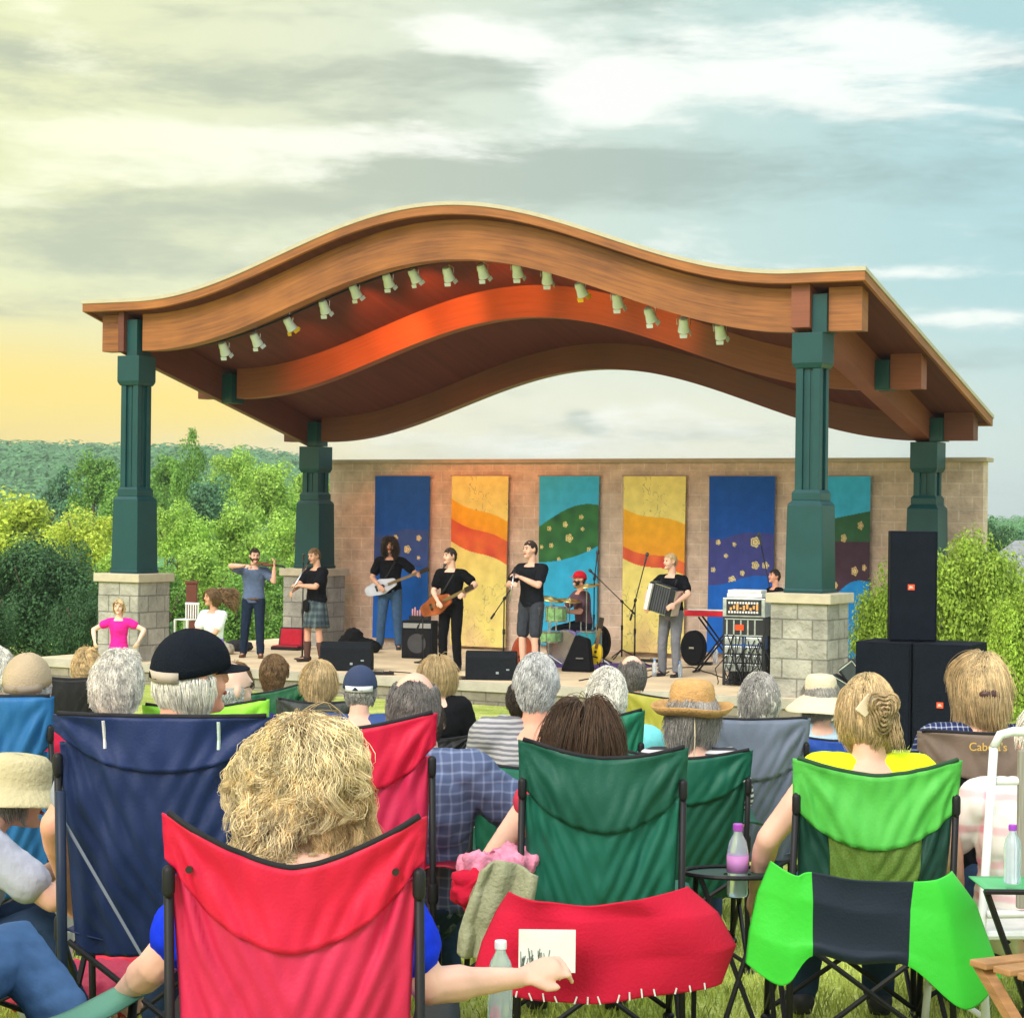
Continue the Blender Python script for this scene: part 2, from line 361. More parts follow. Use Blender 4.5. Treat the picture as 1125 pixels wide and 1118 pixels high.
GRASS = M('grass_blade', (.60, .66, .17), .75, var=.35, scale=.9, island=.5, trans=.35, spec=.2)
mb = MB()
def blades(n, fx, h0, h1, wd, bend=.5):
    for _ in range(n):
        x, y = fx(); z = ground_h(x, y); a = random.uniform(0, 2*pi); h = random.uniform(h0, h1)*(.7+.6*abs(noise.noise(Vector((x*1.4, y*1.4, 5))))*1.6)
        dx, dy = cos(a)*wd, sin(a)*wd; lx = random.uniform(-bend, bend)*h; ly = random.uniform(-bend, bend)*h
        mb.add([(x-dx, y-dy, z-.004), (x+dx, y+dy, z-.004), (x+dx*.6+lx*.4, y+dy*.6+ly*.4, z+h*.6), (x+lx, y+ly, z+h)], [(0, 1, 2, 3)])
blades(60000, lambda: (lambda y: (random.uniform(-.27, .27)*y, y))(4.2+random.random()**1.3*5.5), .02, .065, .0032)
blades(16000, lambda: (lambda y: (random.uniform(-.26, .26)*y, y))(random.uniform(9.5, 27)), .03, .07, .007)
tag(mb.build('grass', GRASS), 'short green lawn grass under the camp chairs', 'grass', kind='stuff')

# ================================================================== TREES
def crown_mesh(name, seed, K=46, nl=8500, leaf=.042, shape=(1, 1, 1), tall=0):
    rr = random.Random(seed); mb = MB(); cl = []
    for _ in range(K):
        while 1:
            d = Vector((rr.gauss(0, 1), rr.gauss(0, 1), rr.gauss(0, 1))).normalized(); r = rr.random()**.45*.82
            if d.z > -.75: break
        p = d*r; taper = 1-tall*max(0, p.z)
        cl.append((Vector((p.x*taper*shape[0], p.y*taper*shape[1], p.z*shape[2])), rr.uniform(.17, .34)*(1-tall*.5*max(0, p.z))))
    for _ in range(nl):
        c, r = cl[int(rr.random()*K)]
        d = Vector((rr.gauss(0, 1), rr.gauss(0, 1), rr.gauss(.25, 1))).normalized(); p = c+d*r*(rr.random()**.35)*rr.uniform(.85, 1.12)
        nrm = (d+Vector((rr.gauss(0, .5), rr.gauss(0, .5), rr.gauss(.3, .5)))).normalized(); u = nrm.orthogonal().normalized(); u = Matrix.Rotation(rr.uniform(0, 6.28), 3, nrm) @ u; v = nrm.cross(u)
        s = leaf*rr.uniform(.6, 1.3)
        mb.add([p-u*s, p+v*s*.55+nrm*s*.15, p+u*s, p-v*s*.55+nrm*s*.15], [(0, 1, 2, 3)])
    return mb.mesh(name)
CROWNS = [crown_mesh('crown', 11), crown_mesh('crown', 12, K=60, nl=10000, leaf=.036), crown_mesh('crown', 13, K=38, leaf=.045, shape=(.85, .85, 1.15), tall=.35),
          crown_mesh('crown', 14, K=30, nl=5200, leaf=.034, shape=(.7, .7, 1.2), tall=.55)]
SHRUB = [crown_mesh('foliage', 21, K=150, nl=46000, leaf=.027, shape=(1, 1, 1)), crown_mesh('foliage', 22, K=140, nl=42000, leaf=.028, shape=(1, 1, .95))]
def leafmat(name, c, isl=.4): return M(name, c, .6, var=.25, scale=.5, island=isl, trans=.3, spec=.3)
LEAF = {'mid': leafmat('leaf_mid', (.17, .34, .06)), 'light': leafmat('leaf_light', (.36, .56, .10)), 'yellow': leafmat('leaf_yellow', (.50, .60, .08)),
        'dark': leafmat('leaf_dark', (.065, .16, .06)), 'blue': leafmat('leaf_blue', (.12, .27, .14)), 'hedge': leafmat('leaf_hedge', (.33, .48, .06))}
BARK = M('bark', (.09, .07, .05), .9, var=.3, scale=9, bump=.6)
def tree(px, pyt, Y, wpx, kind, crown, lab, hf=1.15, cat='tree', name='tree', base=None, group=None, low=0):
    top = at(px, pyt, Y); r = wpx/2/FPX*Y; h = r*hf
    gzv = ground_h(top.x, Y) if base is None else base
    cz = top.z-h*1.02
    if name == 'shrub': h = (top.z-gzv)*.60; cz = gzv+h*.68
    t = empty(name, (top.x, Y, gzv), random.uniform(0, 6.28), lab, cat, group)
    mbt = MB(); th = cz-gzv
    n = 7
    pts = [Vector((sin(i*1.3)*.05*r, cos(i*1.7)*.05*r, th*i/n)) for i in range(n+1)]
    mbt.tube(pts, max(.1, r*.055), 8, taper=lambda u: 1.25-.75*u)
    for k in range(9):
        a = k*2.4+px; z0 = th*(.55+.4*(k/9)); e = Vector((cos(a)*r*.62, sin(a)*r*.62, z0+r*(.25+.3*(k % 3))))
        mbt.tube([Vector((0, 0, z0)), Vector((cos(a)*r*.25, sin(a)*r*.25, z0+r*.12)), e], max(.04, r*.022), 6, taper=lambda u: 1-.7*u)
    mbt.build('trunk', BARK, t, smooth=True)
    o = bpy.data.objects.new('crown', CROWNS[crown] if name == 'tree' else SHRUB[crown]); COL.objects.link(o); o.parent = t
    o.location = (0, 0, th); o.scale = (r, r, h); o.rotation_euler = (0, 0, random.uniform(0, 6.28))
    if not o.data.materials: o.data.materials.append(LEAF[kind])
    o.material_slots[0].link = 'OBJECT'; o.material_slots[0].material = LEAF[kind]
    return t
LTREES = [(212, 463, 78, 64, 'mid', 3, 'tall tree with a thin pointed top just right of the front left green column', 1.7),
 (262, 488, 74, 74, 'light', 1, 'light green round tree right of the pointed tree, left of the far left post', 1.0),
 (185, 498, 88, 70, 'mid', 0, 'mid green tree touching the right side of the front left column below the skyline', 1.1),
 (105, 496, 100, 74, 'mid', 0, 'mid green tree left of the front left column, standing before the far ridge', 1.1),
 (70, 512, 104, 60, 'blue', 2, 'bluish conical tree before the ridge, left of the mid green tree', 1.3),
 (150, 520, 84, 84, 'mid', 1, 'green tree seen behind the shaft of the front left column', 1.1),
 (20, 538, 58, 120, 'yellow', 0, 'yellow green tree at the left edge above the dark shrub', .9),
 (92, 553, 54, 96, 'yellow', 1, 'bright yellow tree touching the left side of the front left column', .9),
 (232, 520, 66, 84, 'blue', 0, 'darker bluish tree under the pointed tree between the two left columns', 1.2),
 (300, 506, 68, 80, 'light', 0, 'light green tree just left of the rear left column near the skyline', 1.1),
 (345, 512, 72, 70, 'light', 2, 'light tree peeking out around the rear left column', 1.1),
 (196, 545, 56, 70, 'light', 1, 'pale green tree hugging the right of the front left column at base height', 1.1),
 (258, 552, 57, 88, 'light', 0, 'pale green leafy tree above the head of the fiddler', 1.1),
 (318, 556, 55, 86, 'light', 1, 'pale green tree with its crown touching the rear left column base', 1.1),
 (222, 592, 50, 84, 'light', 0, 'bright green tree above the curly haired girl', 1.1),
 (290, 600, 49, 78, 'mid', 1, 'bright low tree behind the fiddler at chest height', 1.2),
 (182, 618, 47, 64, 'mid', 0, 'green bushy tree beside the front left stone pier', 1.3),
 (250, 640, 45.5, 90, 'mid', 1, 'low green tree behind the curly haired girl and the fiddler legs', 1.2),
 (318, 640, 45, 74, 'mid', 0, 'low green tree beside the rear left stone pier', 1.2),
 (130, 600, 48, 70, 'light', 0, 'light tree seen left of the front left stone pier', 1.2)]
for q in LTREES: tree(*q[:3], q[3]*1.16, *q[4:6], q[6], q[7], group='trees in the valley left of the stage')
tree(1088, 566, 92, 80, 'dark', 1, 'dark tree beyond the right end of the block wall', 1.0, group='trees beyond the right end of the wall')
tree(1140, 574, 100, 90, 'blue', 0, 'bluish tree at the right edge beyond the house roof', 1.0, group='trees beyond the right end of the wall')
tree(1040, 582, 84, 60, 'dark', 0, 'dark tree hidden mostly behind the wall right end and the bush', 1.0, group='trees beyond the right end of the wall')
for q in [(45, 585, 39, 150, 'dark', 0, 'big dark green shrub at the left edge beside the stone pier', .98), (-30, 640, 36, 110, 'dark', 1, 'dark shrub cut by the left edge of the view', 1.0), (88, 640, 37, 74, 'dark', 1, 'low dark shrub wedged between the big shrub and the stone pier', 1.1),
          (1068, 578, 29.5, 150, 'hedge', 0, 'large yellow green bush behind the tall black loudspeaker', .98), (985, 606, 30.4, 108, 'hedge', 1, 'yellow green bush left of the tall loudspeaker beside the pier', 1.0), (1130, 618, 28, 100, 'hedge', 1, 'yellow green bush at the right edge behind the subwoofers', 1.0)]:
    tree(*q[:6], q[6], q[7], name='shrub', cat='shrub', base=ground_h(at(q[0], q[1], q[2]).x, q[2])-.05)
# far wooded ridge
def canopy(name, n, fx, lab, m, seed):
    rr = random.Random(seed); mb = MB()
    for _ in range(n):
        x, y, s = fx(rr); z = ground_h(x, y)+s*.5
        for k in range(95):
            d = Vector((rr.gauss(0, 1), rr.gauss(0, 1)-.5, abs(rr.gauss(.3, 1)))).normalized(); p = Vector((x, y, z))+Vector((d.x*s, d.y*s, d.z*s*1.1))
            u = d.orthogonal().normalized(); u = Matrix.Rotation(rr.uniform(0, 6.3), 3, d) @ u; v = d.cross(u); q = s*rr.uniform(.055, .12)
            mb.add([p-u*q, p+v*q, p+u*q, p-v*q], [(0, 1, 2, 3)])
    return tag(mb.build(name, m), lab, 'woods', kind='stuff')
canopy('far_woods', 4600, lambda r: (lambda y: (lambda t_: (t_*y, y, r.uniform(3.2, 6.2) if t_ < -.04 else r.uniform(1.2, 2.2)))(r.uniform(-.32, -.03) if r.random() < .78 else r.uniform(-.03, .33)))(r.uniform(170, 760)), 'distant wooded ridge on the skyline beyond the valley', leafmat('leaf_far', (.10, .25, .10), .3), 5)
canopy('valley_scrub', 1500, lambda r: (lambda y: (r.uniform(-.30, -.02)*y, y, r.uniform(1.2, 2.6)))(r.uniform(60, 170)), 'low scrub filling the valley floor behind the trees', leafmat('leaf_scrub', (.07, .17, .05), .5), 6)

# neighbour house roof seen past the bush
ho = empty('house', (*at(1150, 640, 62).xy, ground_h(at(1150, 640, 62).x, 62)), R(-12), 'grey roofed house just showing at the right edge beyond the bush', 'house')
hz = ground_h(ho.location.x, 62); zt = at(1150, 596, 62).z-hz
MB().box(-1.8, 6, -3, 3, 0, zt-1.1).build('wall', M('siding', (.5, .5, .47), .7), ho)
MB().add([(-2.3,-3.5,zt-1.1),(6.4,-3.5,zt-1.1),(6.4,3.5,zt-1.1),(-2.3,3.5,zt-1.1),(-.9,0,zt),(6.4,0,zt)], [(0,1,5,4),(2,3,4,5),(3,0,4),(1,2,5),(0,3,2,1)]).build('roof', M('shingle', (.22, .23, .25), .9, var=.2, scale=6), ho, solid=.12)
MB().box(-.4, .5, -3.03, -2.99, 1.2, 2.2).build('window', M('window_dark', (.05, .06, .07), .15), ho)

# ================================================================== STAGE PLATFORM
CONC = M('stage_concrete', (.72, .57, .38), .85, var=.14, scale=1.6, bump=.15, bscale=40)
LIPM = M('stage_lip', (.42, .39, .33), .85, var=.15, scale=4, bump=.25, bscale=30)
BLOCK = brick_mat('stage_block', (.22, .20, .16), (.27, .24, .19), (.15, .14, .12), .4, .2)
SR = dict(rz=-SA)
def stage_mesh(name, mbx, m, **k):
    o = mbx.build(name, m, **k); o.location = SL(0, 0, 0); o.rotation_euler = (0, 0, -SA); return o
tag(stage_mesh('stage_floor', MB().box(-13.4, .95, -.12, 7.2, -2.66, FLOOR), CONC), kind='structure')
tag(stage_mesh('stage_lip', MB().box(-13.45, 1.0, -.2, -.123, FLOOR-.13, FLOOR+.003).box(.953, 1.0, -.123, 7.2, FLOOR-.13, FLOOR+.003), LIPM, bevel=.008), kind='structure')
tag(stage_mesh('stage_riser', MB().box(-13.42, .97, -.16, -.124, -2.72, FLOOR-.13), BLOCK), kind='structure')

# ================================================================== BACK WALL
WALLM = brick_mat('wall_block', (.60, .46, .365), (.55, .415, .325), (.66, .54, .45), .42, .205, .012, .55)
wl = empty('block_wall', SL(0, 0, 0), -SA, 'long tan split face block wall behind the band', 'wall')
MB().box(-12.05, .17, 6.3, 6.55, -2.7, .95).build('wall_face', WALLM, wl)
MB().box(-12.12, .24, 6.23, 6.62, .95, 1.02).build('coping', M('coping', (.40, .33, .25), .8, var=.1, scale=5), wl, bevel=.01)

# ================================================================== PAVILION
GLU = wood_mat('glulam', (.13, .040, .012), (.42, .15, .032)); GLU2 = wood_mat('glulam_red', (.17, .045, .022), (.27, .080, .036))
CEIL = M('ceiling_boards', (.10, .026, .022), .7, var=.2, scale=1., stretch=(9, .4, 1))
CREAM = M('roof_trim', (.46, .42, .31), .6, var=.05, metal=0)
GREEN = M('green_steel', (.006, .055, .060), .42, var=.1, scale=3, spec=.35)
pav = empty('pavilion', SL(0, 0, 0), -SA, 'open stage pavilion with a wave shaped timber roof on four green columns', 'pavilion')
def hump(s):
    u = abs(s+6.08); tilt = .0055*(.4-s)
    return tilt+(.6*(1+cos(2*pi*u/11)) if u < 5.5 else 0)
S0, S1, T0, T1 = -12.64, .42, .04, 5.98
NS = 110
ss = [S0+(S1-S0)*i/NS for i in range(NS+1)]
def ztop(s, t): return 3.30+hump(s)-.277*(t-.05)
def slab(t0, t1, za, zb, s0=S0, s1=S1):
    mb = MB(); q = [s0+(s1-s0)*i/NS for i in range(NS+1)]; vs = []; uvs = []
    for s in q:
        for t in (t0, t1):
            vs += [(s, t, ztop(s, t)+za), (s, t, ztop(s, t)+zb)]; uvs += [(s, za), (s, zb)]
    fs = []
    for i in range(NS):
        a = i*4; b = a+4
        fs += [(a, b, b+1, a+1), (a+3, b+3, b+2, a+2), (a+1, b+1, b+3, a+3), (a, a+2, b+2, b)]
    fs += [(0, 1, 3, 2), (NS*4, NS*4+2, NS*4+3, NS*4+1)]
    return mb.add(vs, fs, uvs)
slab(T0, T1, -.055, 0).build('roof_covering', CREAM, pav, smooth=False)
slab(T0+.03, T1-.03, -.14, -.056, S0+.03, S1-.03).build('ceiling', CEIL, pav)
fm = slab(T0+.015, T0+.06, -.175, -.056, S0+.015, S1-.015)
fm.build('fascia', GLU, pav); slab(T1-.06, T1-.015, -.175, -.056, S0+.015, S1-.015).build('fascia', GLU, pav)
for s_ in (S0+.015, S1-.06):
    mb = MB(); a, b = s_, s_+.045; t0, t1 = T0+.063, T1-.063
    vs = [(s, t, ztop(s_, t)+z) for s in (a, b) for t in (t0, t1) for z in (-.175, -.057)]
    uv = [(t, z) for s in (a, b) for t in (t0, t1) for z in (-.175, -.057)]
    mb.add(vs, [(0,1,3,2),(4,6,7,5),(0,4,5,1),(2,3,7,6),(1,5,7,3),(0,2,6,4)], uv); mb.build('fascia', GLU, pav)
def beam(name, s0, s1, t0, t1, dz, m, n=90):
    mb = MB(); vs = []; uvs = []; n = max(1, int(n*(s1-s0)/11))
    for i in range(n+1):
        s = s0+(s1-s0)*i/n
        for t in (t0, t1):
            vs += [(s, t, 2.5+dz+hump(s)), (s, t, ztop(s, t)-.142)]; uvs += [(s, t*.3), (s, t*.3+.55)]
    fs = []
    for i in range(n):
        a = i*4; b = a+4; fs += [(a, b, b+1, a+1), (a+3, b+3, b+2, a+2), (a+1, b+1, b+3, a+3), (a, a+2, b+2, b)]
    fs += [(0, 1, 3, 2), (n*4, n*4+2, n*4+3, n*4+1)]
    return mb.add(vs, fs, uvs).build(name, m, pav)
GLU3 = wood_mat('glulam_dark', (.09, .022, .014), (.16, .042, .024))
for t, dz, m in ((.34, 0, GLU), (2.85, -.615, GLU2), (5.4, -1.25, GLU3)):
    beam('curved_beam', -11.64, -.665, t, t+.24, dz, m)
    beam('beam_end', -.19, .27, t, t+.24, dz, m); beam('beam_end', -12.45, -12.02, t, t+.24, dz, m)
    for s in (-.395, -11.9):
        MB().box(s, s+.2, t-.06, t+.3, 2.5+dz-.01, ztop(s+.2, t+.3)-.145).build('post', GREEN, pav)
for s in (-.662, -12.015):
    mb = MB(); a, b = s, s+.26 if s > -2 else s+.112; t0, t1 = .2, 5.75
    vs = [(q, t, z) for q in (a, b) for t in (t0, t1) for z in (2.505-.2475*(t-.4), ztop(s, t)-.143)]
    uv = [(t, z) for q in (a, b) for t in (t0, t1) for z in (0, .6)]
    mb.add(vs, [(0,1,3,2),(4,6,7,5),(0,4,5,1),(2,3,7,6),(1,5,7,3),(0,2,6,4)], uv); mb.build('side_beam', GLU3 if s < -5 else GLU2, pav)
PIERM = brick_mat('pier_block', (.40, .385, .34), (.29, .28, .25), (.22, .21, .19), .42, .26, .010, 1.0, .9, .5)
CAPM = M('pier_cap', (.50, .44, .33), .8, var=.12, scale=5, bump=.2, bscale=30)
for (cs, ct, zt_) in ((-.445, .445, 2.5), (-11.835, .445, 2.5), (-.47, 5.5, 1.24), (-11.82, 5.5, 1.24)):
    p = MB().box(cs-.4, cs+.4, ct-.4, ct+.4, -2.7, -1.09).build('stone_pier', PIERM, pav, bevel=.012)
    MB().box(cs-.455, cs+.455, ct-.455, ct+.455, -1.088, -.955).build('cap', CAPM, p, bevel=.012)
    c = MB().frust(cs, ct, -.953, .21, .262, .245)
    c.box(cs-.275, cs+.275, ct-.275, ct+.275, -.952, -.9)
    c.build('column_base', GREEN, pav, bevel=.01)
    m = MB().frust(cs, ct, .211, .27, .245, .195).box(cs-.2, cs+.2, ct-.2, ct+.2, .271, .37).frust(cs, ct, .371, .41, .2, .172)
    m.build('moulding', GREEN, pav, bevel=.004)
    hb = zt_-.48
    sh = MB().box(cs-.13, cs+.13, ct-.13, ct+.13, .4, hb)
    for a in (-1, 1):
        for b in (-1, 1): sh.box(cs+a*.12-.05, cs+a*.12+.05, ct+b*.12-.05, ct+b*.12+.05, .4, hb+.002)
        sh.box(cs+a*.13-.012, cs+a*.13+.012, ct-.025, ct+.025, .4, hb); sh.box(cs-.025, cs+.025, ct+a*.13-.012, ct+a*.13+.012, .4, hb)
    sh.build('column_shaft', GREEN, pav, bevel=.006)
    MB().frust(cs, ct, hb, hb+.06, .185, .215).box(cs-.215, cs+.215, ct-.215, ct+.215, hb+.061, zt_-.012).build('column_head', GREEN, pav, bevel=.006)

# ---------------------------------------------------------------- stage lamps under the front beam
SILV = M('lamp_can', (.70, .78, .90), .3, var=.06, metal=0); GEL = M('gel_yellow', (.8, .5, .02), .4); GLASS = M('lamp_lens', (.25, .28, .3), .15)
def unp(x, y, t):
    a, b = pray(x, y); Y = (t+AX*sin(SA)+AY*cos(SA))/(a*sin(SA)+cos(SA)); return Vector((a*Y, Y, b*Y))
lampxy = [(246,383),(281,373),(318,356),(356,337),(390,320),(426,308),(455,303),(492,301),(530,298),(568,297),(601,304),(638,318),(678,330),(714,346),(751,357),(791,364)]
nthw = 'leftmost,second,third,fourth,fifth,sixth,seventh,eighth,ninth,tenth,eleventh,twelfth,thirteenth,fourteenth,fifteenth,rightmost'.split(',')
for i, (x, y) in enumerate(lampxy):
    p = unp(x, y, .92); la = 'silver stage lamp under the front beam, %s of the sixteen' % nthw[i]
    if i in (2, 11): la = 'silver stage lamp with a yellow gel frame, %s of the two yellow ones' % ('left' if i == 2 else 'right')
    t = empty('stage_lamp', p, -SA, la, 'stage lamp', 'stage lamps in a row under the front beam')
    ax = Vector((random.uniform(-.25, .25), .55, -.8)).normalized()
    MB().lathe([(.03, -.11), (.055, -.105), (.066, -.07), (.068, 0), (.08, .06), (.084, .10), (.076, .102)], Z=ax, n=20).build('can', SILV, t, smooth=False)
    MB().disc(ax*.095, .074, .008, Z=ax).build('lens', GLASS, t)
    sx = ax.cross(Vector((0, 0, 1))).normalized()
    MB().tube([sx*.09, sx*.1+Vector((0, 0, .09)), Vector((0, 0, .14)), -sx*.1+Vector((0, 0, .09)), -sx*.09], .007, 6).tube([Vector((0, 0, .14)), Vector((0, 0, .30))], .011, 6).build('yoke', CHROME, t)
    mbb = MB()
    for a in range(4 if i in (2, 11) else 2):
        u = sx if a % 2 == 0 else ax.cross(sx); sg = 1 if a < 2 else -1; c_ = ax*.105+u*sg*.082; v = ax.cross(u)
        mbb.add([c_-v*.055, c_+v*.055, c_+v*.05+ax*.05+u*sg*.02, c_-v*.05+ax*.05+u*sg*.02], [(0, 1, 2, 3)])
    mbb.build('gel_frame' if i in (2, 11) else 'barn_door', GEL if i in (2, 11) else SILV, t, solid=.004)
# the conduit the lamps hang from
mb = MB(); mb.tube([Vector((s, .92, 2.46+hump(s)+.11)) for s in [-11.3+i*.2 for i in range(54)]], .018, 6); mb.build('lamp_rail', BLACK, pav)
# orange wash on the middle beam; spots beyond the two lit lamps are added
for (x, y, tx, ty, e) in ((318, 356, 360, 412, 160), (390, 320, 430, 380, 400), (455, 303, 490, 350, 330), (530, 298, 560, 330, 190), (601, 304, 640, 335, 120), (678, 330, 720, 366, 90)):
    p = unp(x, y, 1.1); q = unp(tx, ty, 2.85)
    ld = bpy.data.lights.new('beam_wash_spot', 'SPOT'); ld.energy = e; ld.color = (1, .22, .04); ld.spot_size = R(58); ld.spot_blend = 1.0; ld.shadow_soft_size = .1
    lo = bpy.data.objects.new('beam_wash_spot', ld); COL.objects.link(lo); lo.location = p; lo.rotation_euler = (p-q).to_track_quat('Z', 'Y').to_euler()

# ================================================================== PEOPLE
def skinm(v=0): return M('skin_%d' % v, [(.74, .43, .32), (.60, .32, .215), (.78, .50, .38), (.70, .34, .23)][v], .5, var=.10, scale=9, bump=.06, bscale=60, spec=.35)
def hairm(name, c, isl=.4): return M('hair_'+name, c, .5, var=.25, scale=22, island=isl, spec=.4, trans=.18)
HAIR = dict(blondlight=(.90, .76, .46), blond=(.76, .56, .28), ash=(.50, .36, .19), white=(.88, .85, .76), grey=(.42, .40, .37), silver=(.62, .62, .60), dark=(.05, .035, .025), brown=(.10, .055, .03), lightbrown=(.22, .13, .06), reddish=(.25, .11, .04), sand=(.66, .49, .26), saltpepper=(.20, .185, .17))
EYE = M('eye_dark', (.02, .015, .012), .2); LIP = M('lip', (.42, .10, .08), .5)
def ik(p0, tgt, l1, l2, hint):
    d = tgt-p0; D = d.length
    if D > (l1+l2)*.995: d = d*((l1+l2)*.995/D); D = d.length
    if D < abs(l1-l2)+.02: D = abs(l1-l2)+.02
    u = d.normalized(); a = (l1*l1-l2*l2+D*D)/(2*D); h = sqrt(max(0, l1*l1-a*a))
    hv = hint-u*hint.dot(u); hv = hv.normalized() if hv.length > 1e-4 else u.orthogonal().normalized()
    return p0+u*a+hv*h, p0+u*D
def flow_field(p, sc, rs):
    import numpy as np
    out = np.zeros_like(p)
    for k in range(5):
        B = rs.normal(0, sc, (3, 3)); ph = rs.uniform(0, 6.3, 3)
        out += np.sin(p @ B + ph)*.5
    return out
def hair(parent, H, k, kind, colname, n=700, seg=6, length=.1, thick=.0045, curly=0, vol=.012, region='full', seed=1, part=None, name='hair', clump=.55, guides=None, wave=16, spread=0, scale=1, frizz=.35):
    """H = (centre, X, Y, Z) head frame, Y forward; many fine tapered strands over a thin under-cap"""
    c, X, Y, Z = H; rs = np.random.RandomState(seed % 100000); r3 = np.array([.076*k, .096*k, .112*k])*scale; e = vol
    R3 = np.array([list(X), list(Y), list(Z)])                     # rows: head axes in person space
    dl = R3 @ np.array([0, 0, -1.])
    def ok(d):
        x, y, z = d[:, 0], d[:, 1], d[:, 2]; r = np.ones(len(d), bool)
        if region == 'full': r = ~((y > .42) & (z < .55)) & ~((y > .1) & (z < -.25)) & (z > -.62)
        elif region == 'short': r = ~((y > .38) & (z < .5)) & ~((y > .1) & (z < .12)) & ~((np.abs(x) > .72) & (z < .1) & (y > -.45)) & (z > -.55)
        elif region == 'long': r = ~((y > .36) & (z < .6)) & ~((y > .18) & (z < .1)) & (z > -.7)
        elif region == 'thin': r = ~((y > .3) & (z < .5)) & (z > -.55) & ~((z > .66) & (y > -.5) )
        elif region == 'beard': r = (y > .15) & (z < -.3)
        elif region == 'nape': r = (z < .12) & (z > -.62) & (y < .25)
        return r
    d = rs.normal(0, 1, (n*9, 3)); d /= np.linalg.norm(d, axis=1)[:, None]; d = d[ok(d)][:n]; n = len(d)
    p = d*r3; nrm = d/r3; nrm /= np.linalg.norm(nrm, axis=1)[:, None]
    vel = nrm*(.3 if part is None else .1)
    if part is not None: vel = vel+np.stack([np.where(d[:, 0] > part, .5, -.5), 0*d[:, 0], .1+0*d[:, 0]], 1)
    rnd = rs.normal(0, 1, (n, 3))*np.array([.25, .25, .2]); ln = length*rs.uniform(.75, 1.15, (n, 1)); st = ln/seg
    pts = [p*.97]; ff = np.random.RandomState(seed % 977); lim = r3+e
    G = guides or max(12, n//28); gi = np.arange(min(G, n)); near = np.argmax(d @ d[gi].T, axis=1)
    gph = rs.uniform(0, 6.3, (n, 3))
    fs = [np.random.RandomState((seed*7+i) % 99991) for i in range(1)]
    for i in range(seg):
        u = (i+1)/seg; nn = p/r3**2; nn /= np.linalg.norm(nn, axis=1)[:, None]; tan = dl-nn*(nn @ dl)[:, None]
        topm = ((d[:, 2] > .5) & (np.linalg.norm(tan, axis=1) < .5))[:, None]
        tan = tan+np.where(topm, np.stack([d[:, 0]*1.2, d[:, 1]*.9-.25, 0*d[:, 0]], 1), 0)
        fl_ = flow_field(p, 14, np.random.RandomState(seed % 971))
        vel = vel*.45+tan*.75+dl*.15+rnd*frizz+fl_*(.16+curly*.10)+nn*spread*u
        if region == 'long':
            fr = (p[:, 1] > .2*r3[1]) & (np.abs(p[:, 0]) < .9*r3[0]) & (p[:, 2] < .75*r3[2])
            vel[:, 0] += np.where(fr, np.where(d[:, 0] > 0, 1.1, -1.1), 0); vel[:, 1] -= np.where(fr, .35, 0)
        vel /= np.linalg.norm(vel, axis=1)[:, None]; p = p+vel*st
        q = np.linalg.norm(p/lim, axis=1)[:, None]; p = np.where(q < 1, p/np.maximum(q, .2)*(1+rs.rand(n, 1)*.04), p); pts.append(p)
    P_ = np.stack(pts, 1); uu = np.linspace(0, 1, seg+1)[None, :, None]
    if curly:
        w_ = np.stack([np.sin(gph[:, None, j]+uu[..., 0]*wave*length*6*(1+.2*j)) for j in range(3)], 2)*np.array([1, 1, .5])
        P_ = P_+w_*curly*.013*uu**.6
    P_ = P_+(P_[gi][near]-P_)*(clump*uu**1.1)
    P_ = P_ @ R3+np.array(c)                                       # to person space
    t = np.gradient(P_, axis=1); t /= np.linalg.norm(t, axis=2)[..., None]+1e-9
    ref = np.array([.31, .87, .38]); u1 = np.cross(t, ref); u1 /= np.linalg.norm(u1, axis=2)[..., None]+1e-9; u2 = np.cross(t, u1)
    rad = thick*(1-.75*uu**2)
    rings = np.stack([P_+rad*(u1*cos(a)+u2*sin(a)) for a in (0, 2.094, 4.189)], 2)       # n, seg+1, 3, 3
    V = rings.reshape(-1, 3); base = (np.arange(n)[:, None, None]*(seg+1)+np.arange(seg)[None, :, None])*3; j = np.arange(3)[None, None, :]; j2 = (j+1) % 3
    F_ = np.stack([base+j, base+j2, base+3+j2, base+3+j], 3).reshape(-1, 4)
    nu, nv = 26, 16; th = 2*pi*np.arange(nu)/nu; ph = -pi/2+pi*np.arange(nv+1)/nv
    D = np.stack([np.cos(ph)[:, None]*np.cos(th), np.cos(ph)[:, None]*np.sin(th), np.sin(ph)[:, None]+0*th], 2)
    Dm = (D[:-1]+D[1:]+np.roll(D, -1, 1)[:-1]+np.roll(D, -1, 1)[1:])/4; Dm = Dm.reshape(-1, 3); Dm /= np.linalg.norm(Dm, axis=1)[:, None]
    keep = ok(Dm) & (~((Dm[:, 2] > .5) & (Dm[:, 1] > -.6)) if region == 'thin' else True)
    CV = (D.reshape(-1, 3)*(r3+e*.45)) @ R3+np.array(c); ii, jj = np.divmod(np.arange(nu*nv), nu); j3 = (jj+1) % nu
    CF = np.stack([ii*nu+jj, ii*nu+j3, (ii+1)*nu+j3, (ii+1)*nu+jj], 1)[keep]
    F_ = np.concatenate([F_, CF+len(V)]); V = np.concatenate([V, CV])
    me = bpy.data.meshes.new(name); me.vertices.add(len(V)); me.vertices.foreach_set('co', V.ravel()); me.loops.add(F_.size); me.loops.foreach_set('vertex_index', F_.ravel().astype(np.int32))
    me.polygons.add(len(F_)); me.polygons.foreach_set('loop_start', np.arange(len(F_), dtype=np.int32)*4); me.update(calc_edges=True); me.validate(); me.shade_smooth()
    me.materials.append(hairm(colname, HAIR[colname])); o = bpy.data.objects.new(name, me); COL.objects.link(o); o.parent = parent
    return o

